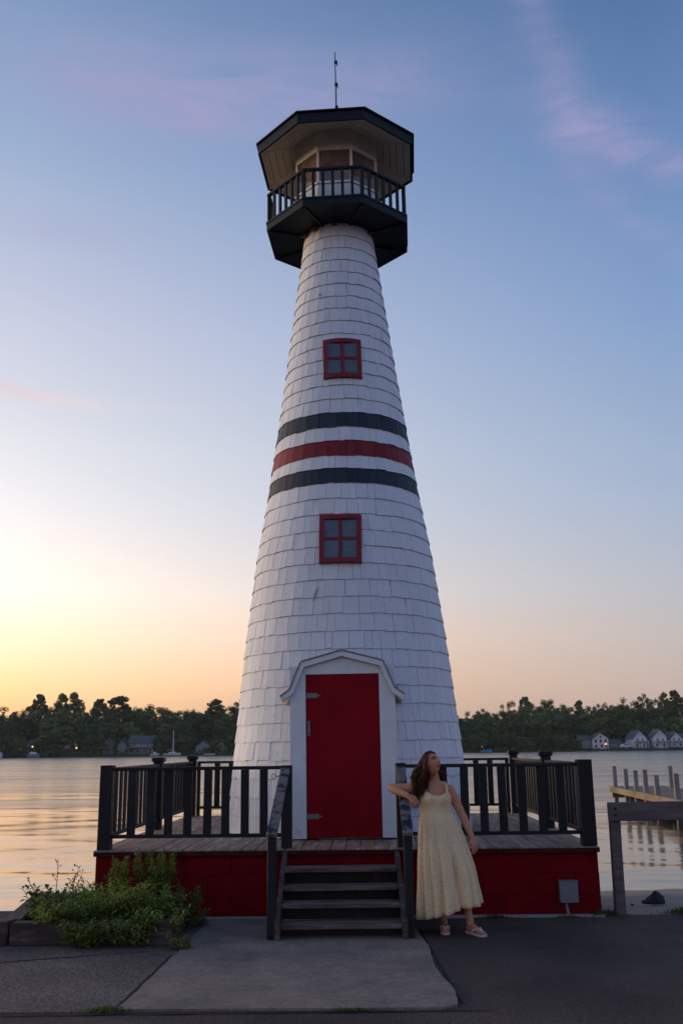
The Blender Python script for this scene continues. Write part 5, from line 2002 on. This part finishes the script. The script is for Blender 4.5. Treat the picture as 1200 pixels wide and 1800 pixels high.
def head_pt(d):
    x, y, z = d.x * .073, d.y * .093, d.z * .109
    if d.z < 0:
        x *= 1 - .38 * (-d.z) ** 1.2
        if d.y < 0:
            y *= 1 + .04 * (-d.z)
        else:
            y *= 1 - .30 * (-d.z)
    p = Vector((x, y, z))

    def g(cx, cz, sx, sz, a):
        nonlocal p
        if d.y < 0.1:
            p += Vector((0, -a, 0)) * math.exp(-((p.x - cx) / sx) ** 2 - ((p.z - cz) / sz) ** 2)
    g(0, -.021, .012, .015, .029)
    g(0, .004, .009, .022, .011)
    g(0, .030, .040, .012, .005)
    for s in (-1, 1):
        g(s * .030, .010, .016, .010, -.009)
        g(s * .030, .008, .009, .006, .0055)
        g(s * .034, -.028, .018, .018, .004)
        g(s * .010, -.027, .006, .006, .006)
    g(0, -.052, .020, .005, .0065)
    g(0, -.063, .017, .005, .0065)
    g(0, -.0575, .022, .0022, -.003)
    g(0, -.092, .017, .013, .015)
    return p


bm = bmesh.new()
bmesh.ops.create_uvsphere(bm, u_segments=72, v_segments=56, radius=1.0)
vs = [HC_ + HM @ (head_pt(v.co.normalized()) * HS) for v in bm.verts]
fs = [tuple(v.index for v in f.verts) for f in bm.faces]
bm.free()
body.add(vs, fs)
for s in (-1, 1):      # ears
    e = [HC_ + HM @ (Vector((s * .072, .012 + .016 * math.cos(t), -.005 + .030 * math.sin(t))) * HS) for t in [2 * PI * k / 12 for k in range(13)]]
    body.tube(e, .007, 6)
raw = body.build('body_raw', M['skin'])
mod = raw.modifiers.new('r', 'REMESH')
mod.mode = 'VOXEL'
mod.voxel_size = 0.0036
mod.use_smooth_shade = True
sm_ = raw.modifiers.new('s', 'SMOOTH')
sm_.factor = 0.5
sm_.iterations = 2
dg = bpy.context.evaluated_depsgraph_get()
bme = bpy.data.meshes.new_from_object(raw.evaluated_get(dg))
bpy.data.objects.remove(raw)
bme.name = 'body'
bo = link(bpy.data.objects.new('body', bme), pr)
bme.materials.clear()
bme.materials.append(M['skin'])
ca = bme.color_attributes.new('tone', 'FLOAT_COLOR', 'POINT')
HI = HM.inverted()
buf = []
for v in bme.vertices:
    c = Vector((.55, .235, .125))
    q_ = (HI @ (v.co - HC_)) / HS
    if q_.length < .16 and q_.y < 0 and v.co.z > 1.33:
        def G(cx, cz, sx, sz):
            return math.exp(-((q_.x - cx) / sx) ** 2 - ((q_.z - cz) / sz) ** 2)
        lips = min(1, 1.3 * (G(0, -.053, .019, .0055) + G(0, -.064, .016, .0055)))
        c = c.lerp(Vector((.30, .06, .055)), lips * .95)
        for s in (-1, 1):
            c = c.lerp(Vector((.04, .02, .014)), min(1, 1.5 * G(s * .031, .029, .021, .0065)) * .95)
            c = c.lerp(Vector((.09, .045, .035)), min(1, 1.4 * G(s * .030, .0115, .019, .009)) * .9)
            e = G(s * .030, .0085, .010, .0045)
            c = c.lerp(Vector((.42, .38, .36)), min(1, e * 1.2) * .6)
            c = c.lerp(Vector((.02, .012, .01)), min(1, 1.6 * G(s * .031, .009, .0045, .0045)))
            c = c.lerp(Vector((.46, .20, .135)), .35 * G(s * .036, -.026, .016, .014))
    buf += [c.x, c.y, c.z, 1.0]
ca.data.foreach_set('color', buf)

# dress: one lofted cloth from neckline to hem, gathered at the waist
DR = [  # z, cx, cy, half width, half depth, fold amplitude
    (0.185, .915, 9.095, .282, .222, .038), (0.30, .912, 9.112, .270, .212, .036), (0.42, .908, 9.145, .256, .198, .032), (0.55, .903, 9.18, .248, .188, .026), (0.68, .893, 9.22, .228, .170, .020), (0.80, .882, 9.255, .206, .155, .014), (0.88, .872, 9.28, .186, .142, .008), (0.945, .863, 9.30, .166, .128, .005), (0.985, .855, 9.315, .152, .116, .003), (1.01, .850, 9.325, .146, .112, .0015), (1.045, .846, 9.332, .146, .112, .001), (1.085, .843, 9.338, .150, .114, .001), (1.12, .842, 9.342, .155, .116, .001), (1.16, .843, 9.345, .157, .112, .001), (1.22, .846, 9.350, .158, .100, .001)]


def dval(z):
    for p, q_ in zip(DR, DR[1:]):
        if z <= q_[0]:
            t = max(0.0, (z - p[0]) / (q_[0] - p[0]))
            return [a + (b_ - a) * t for a, b_ in zip(p, q_)]
    return list(DR[-1])


NA = 160
levels = [i / 46 for i in range(47)]
dress = MB()
rows = []
for t in levels:
    row = []
    for k in range(NA):
        th = 2 * PI * k / NA
        fr = math.cos(th + PI / 2)          # +1 at the front (towards -y)
        sd = math.sin(th + PI / 2)
        # neckline: scoop in front, dips under the arms
        psi = math.atan2(math.cos(th), -math.sin(th))      # 0 front, +-pi back
        top = interp([(0, 1.163), (0.25, 1.168), (0.5, 1.186), (0.72, 1.215), (0.95, 1.205), (1.35, 1.165), (1.8, 1.15), (2.3, 1.185), (3.15, 1.18)], abs(psi))
        top += -0.020 * math.sin(psi)
        hem = 0.185 + 0.055 * math.cos(th) + 0.018 * smoothstep(-0.1, 0.5, psi) + 0.006 * math.sin(3 * th)
        z = hem + (top - hem) * (t ** 0.92)
        d = dval(z)
        a, b_, am = d[3], d[4], d[5]
        wth = th + 0.10 * math.sin(3 * th + 2.0 * z) + 0.05 * math.sin(7 * th)
        f = (2 * abs(math.sin(7.5 * wth + 0.6)) ** 0.8 - 1.2) * 0.75 + (2 * abs(math.sin(4.5 * wth + 1.9 + 0.3 * z)) ** 0.9 - 1.2) * 0.5
        if z < 1.0:
            f += 1.6 * math.sin(34 * th) * smoothstep(0.70, 0.97, z)       # small gathers below the waist
        rr = 1.0 + am * f / 0.2
        # the forward knee pushes the cloth out and pulls one long fold
        kn = math.exp(-((psi - 0.55) / 0.35) ** 2) * math.exp(-((z - 0.42) / 0.28) ** 2) * 0.045
        fold = -math.exp(-((psi - 0.30 - 0.25 * (0.6 - z)) / 0.085) ** 2) * smoothstep(0.85, 0.35, z) * 0.075
        x = d[1] + (a * rr + kn + fold) * math.cos(th)
        y = d[2] + (b_ * rr + kn + fold) * math.sin(th)
        # bust
        if z > 1.0:
            for s in (-1, 1):
                bx_, bz_ = .842 + s * .068, 1.130 - s * 0.007
                g = math.exp(-((x - bx_) / .060) ** 2 - ((z - bz_) / .052) ** 2)
                if math.sin(th) < 0.1:
                    y -= 0.036 * g
        row.append(PV(x, y, z))
    rows.append(row)
dress.loft(rows, cap=False)
# straps
for s, xs_, xe in ((-1, .727, .752), (1, .955, .935)):
    zo = -0.018 * s
    front = PV(xs_, 9.262, 1.185 + zo)
    path = [front, PV(xs_ + s * -0.002, 9.283, 1.222 + zo), PV(xs_ + 0.003 * -s, 9.318, 1.272 + zo), PV(xe, 9.365, 1.300 + zo), PV(xe, 9.415, 1.272 + zo), PV(xe - s * 0.01, 9.445, 1.20 + zo)]
    wv = Vector((0.012, 0, 0))
    rg = []
    for i, p in enumerate(path):
        t_ = (path[min(i + 1, 5)] - path[max(i - 1, 0)]).normalized()
        n_ = t_.cross(Vector((1, 0, 0))).normalized()
        w_ = 0.016 if i == 0 else 0.012
        rg.append([p - Vector((w_, 0, 0)) - n_ * .0025, p + Vector((w_, 0, 0)) - n_ * .0025, p + Vector((w_, 0, 0)) + n_ * .0025, p - Vector((w_, 0, 0)) + n_ * .0025])
    dress.loft(rg)
do = dress.build('dress', M['dress'], pr, True)
so = do.modifiers.new('solid', 'SOLIDIFY')
so.thickness = 0.003
so.offset = -1

# sandals
for ank, toe in (((.872, 9.185), (.868, 9.045)), ((1.092, 9.045), (1.165, 8.925))):
    A, T = PV(ank[0], ank[1], 0), PV(toe[0], toe[1], 0)
    f = (T - A).normalized()
    s = Vector((-f.y, f.x, 0))
    hl = A - f * .040
    prof_ = [(-.018, .016), (-.005, .028), (.05, .031), (.10, .034), (.16, .042), (.20, .042), (.225, .034), (.242, .014)]
    ring_ = [hl + f * t + s * w for t, w in prof_] + [hl + f * t - s * w for t, w in reversed(prof_)]
    mb = MB()
    mb.loft([[p + Vector((0, 0, z)) for p in ring_] for z in (.004, .024)])
    so_ = mb.build('sandal', M['sandal'], pr)
    mb = MB()
    for sg in (-1, 1):
        pts = [hl + f * .205 + Vector((0, 0, .026)), hl + f * .196 + Vector((0, 0, .050)), hl + f * .165 + s * sg * .018 + Vector((0, 0, .060)), hl + f * .13 + s * sg * .033 + Vector((0, 0, .050)), hl + f * .10 + s * sg * .036 + Vector((0, 0, .024))]
        mb.tube(pts, [(.004, .004), (.006, .005), (.012, .005), (.014, .005), (.012, .004)], 8)
    mb.build('strap', M['strapw'], so_)

# hair: cap on the skull and long wavy locks
hair = MB()
bm = bmesh.new()
bmesh.ops.create_uvsphere(bm, u_segments=40, v_segments=30, radius=1.0)
keep = {}
vs, fs = [], []


def is_hair(d):
    if d.y > 0.15:
        return d.z > -0.75
    return d.z > 0.50 + 0.25 * (-d.y) - 0.55 * max(0.0, abs(d.x) - 0.50)


for v in bm.verts:
    keep[v.index] = len(vs)
    d = v.co.normalized()
    wv = 1 + 0.012 * math.sin(14 * math.atan2(d.y, d.x))
    vs.append(HC_ + HM @ (Vector((d.x * .084, d.y * .106 + .003, d.z * .122 + .002)) * HS * wv))
for f in bm.faces:
    c = f.calc_center_median().normalized()
    if is_hair(c):
        fs.append(tuple(v.index for v in f.verts))
bm.free()
hair.add(vs, fs)
rh = random.Random(17)


def lock(p0, pts, r0, wav, seed):
    """a lock: start on the scalp, pass the control points, wavy, tapering"""
    ctrl = [p0] + pts
    path, rad = [], []
    N_ = 22
    for i in range(N_ + 1):
        t = i / N_ * (len(ctrl) - 1)
        k = min(len(ctrl) - 2, int(t))
        f = t - k
        a, b_, c, e = ctrl[max(0, k - 1)], ctrl[k], ctrl[k + 1], ctrl[min(len(ctrl) - 1, k + 2)]
        p = 0.5 * ((2 * b_) + (c - a) * f + (2 * a - 5 * b_ + 4 * c - e) * f * f + (3 * b_ - a - 3 * c + e) * f ** 3)
        u = i / N_
        p = p + Vector((math.sin(u * 15 + seed), math.cos(u * 13 + seed * 1.7), 0.3 * math.sin(u * 11 + seed))) * wav * (0.25 + u) * min(1, u * 3)
        path.append(p)
        rad.append(r0 * (0.75 + 0.5 * math.sin(PI * min(1, u * 1.2))) * (1 - u ** 2.5 * 0.93))
    hair.tube(path, [(r_, r_ * 0.6) for r_ in rad], 6)


for i in range(70):        # framing the face on her right side
    u = rh.random()
    p0 = HC_ + HM @ (Vector((-.012 - .05 * u, -.055 + .035 * u, .108 - .012 * u)) * HS)
    p1 = HC_ + HM @ (Vector((-.080 - .012 * rh.random(), -.030 + .05 * u, .020)) * HS)
    p2 = HC_ + HM @ (Vector((-.092 - .016 * rh.random(), -.005 + .06 * u, -.075)) * HS)
    lock(p0, [p1, p2, PV(rh.uniform(.70, .775), rh.uniform(9.25, 9.31), rh.uniform(1.25, 1.31)), PV(rh.uniform(.69, .765), rh.uniform(9.235, 9.28), rh.uniform(1.12, 1.20))], rh.uniform(.006, .010), rh.uniform(.008, .018), i * 0.7)
for i in range(260):        # image-left side and back, falling behind and over her right shoulder
    u = rh.random()
    th = rh.uniform(-0.15, 1.0)
    d = Vector((-math.cos(th * 1.3) * rh.uniform(0.5, 1.0), math.sin(th * 1.5) * 0.8 + 0.05, rh.uniform(0.15, 0.95))).normalized()
    p0 = HC_ + HM @ (Vector((d.x * .080, d.y * .100, d.z * .118)) * HS)
    side_p = HC_ + HM @ (Vector((-.080 - .014 * rh.random(), .02 + .07 * rh.random(), -.01)) * HS) + Vector((-.012 - .03 * rh.random(), .0, -.01))
    ex = rh.uniform(.575, .750)
    front_ = rh.random() < 0.45
    ey = rh.uniform(9.27, 9.32) if front_ else rh.uniform(9.40, 9.47)
    ez = rh.uniform(1.06, 1.22) if front_ else rh.uniform(0.98, 1.18)
    sh = PV(rh.uniform(.64, .775), (9.30 if front_ else 9.40) + rh.uniform(-.02, .02), rh.uniform(1.27, 1.33))
    lock(p0, [side_p, sh, PV(ex if not front_ else ex + .03, ey, ez)], rh.uniform(.006, .011), rh.uniform(.010, .022), i)
for i in range(50):        # other side, behind the neck
    d = Vector((rh.uniform(0.2, 1.0), rh.uniform(0.1, 0.9), rh.uniform(0.1, 0.95))).normalized()
    p0 = HC_ + HM @ (Vector((d.x * .080, d.y * .100, d.z * .118)) * HS)
    side_p = HC_ + HM @ (Vector((.066 + .014 * rh.random(), .05 + .05 * rh.random(), -.03)) * HS)
    lock(p0, [side_p, PV(rh.uniform(.87, .945), rh.uniform(9.40, 9.44), rh.uniform(1.31, 1.36)), PV(rh.uniform(.86, .955), rh.uniform(9.43, 9.47), rh.uniform(1.22, 1.30))], rh.uniform(.009, .014), rh.uniform(.006, .014), i * 1.3)
for i in range(30):        # straight down the back
    d = Vector((rh.uniform(-0.7, 0.7), rh.uniform(0.5, 1.0), rh.uniform(0.0, 0.9))).normalized()
    p0 = HC_ + HM @ (Vector((d.x * .080, d.y * .100, d.z * .118)) * HS)
    x = rh.uniform(.70, .92)
    lock(p0, [PV(x * 0.5 + .40, 9.43, 1.36), PV(x, 9.46, 1.22), PV(x, 9.46, rh.uniform(1.02, 1.10))], rh.uniform(.010, .015), .012, i)
hair.build('hair', M['hair'], pr, True)


# ------------------------------------------------------------------ evening haze over the lake
mb = MB()
mb.box(-1450, 1450, -610, 1560, -4.0, 60.0)
hz = mb.build('haze', M['glass'])
hm = bpy.data.materials.new('evening_haze')
hm.use_nodes = True
hn = hm.node_tree
hn.nodes.remove(hn.nodes['Principled BSDF'])
pv = hn.nodes.new('ShaderNodeVolumePrincipled')
pv.inputs['Color'].default_value = (0.9, 0.92, 0.95, 1)
pv.inputs['Density'].default_value = 0.00009
hn.links.new(pv.outputs[0], hn.nodes['Material Output'].inputs['Volume'])
hz.data.materials.clear()
hz.data.materials.append(hm)
tag(hz, kind='stuff')
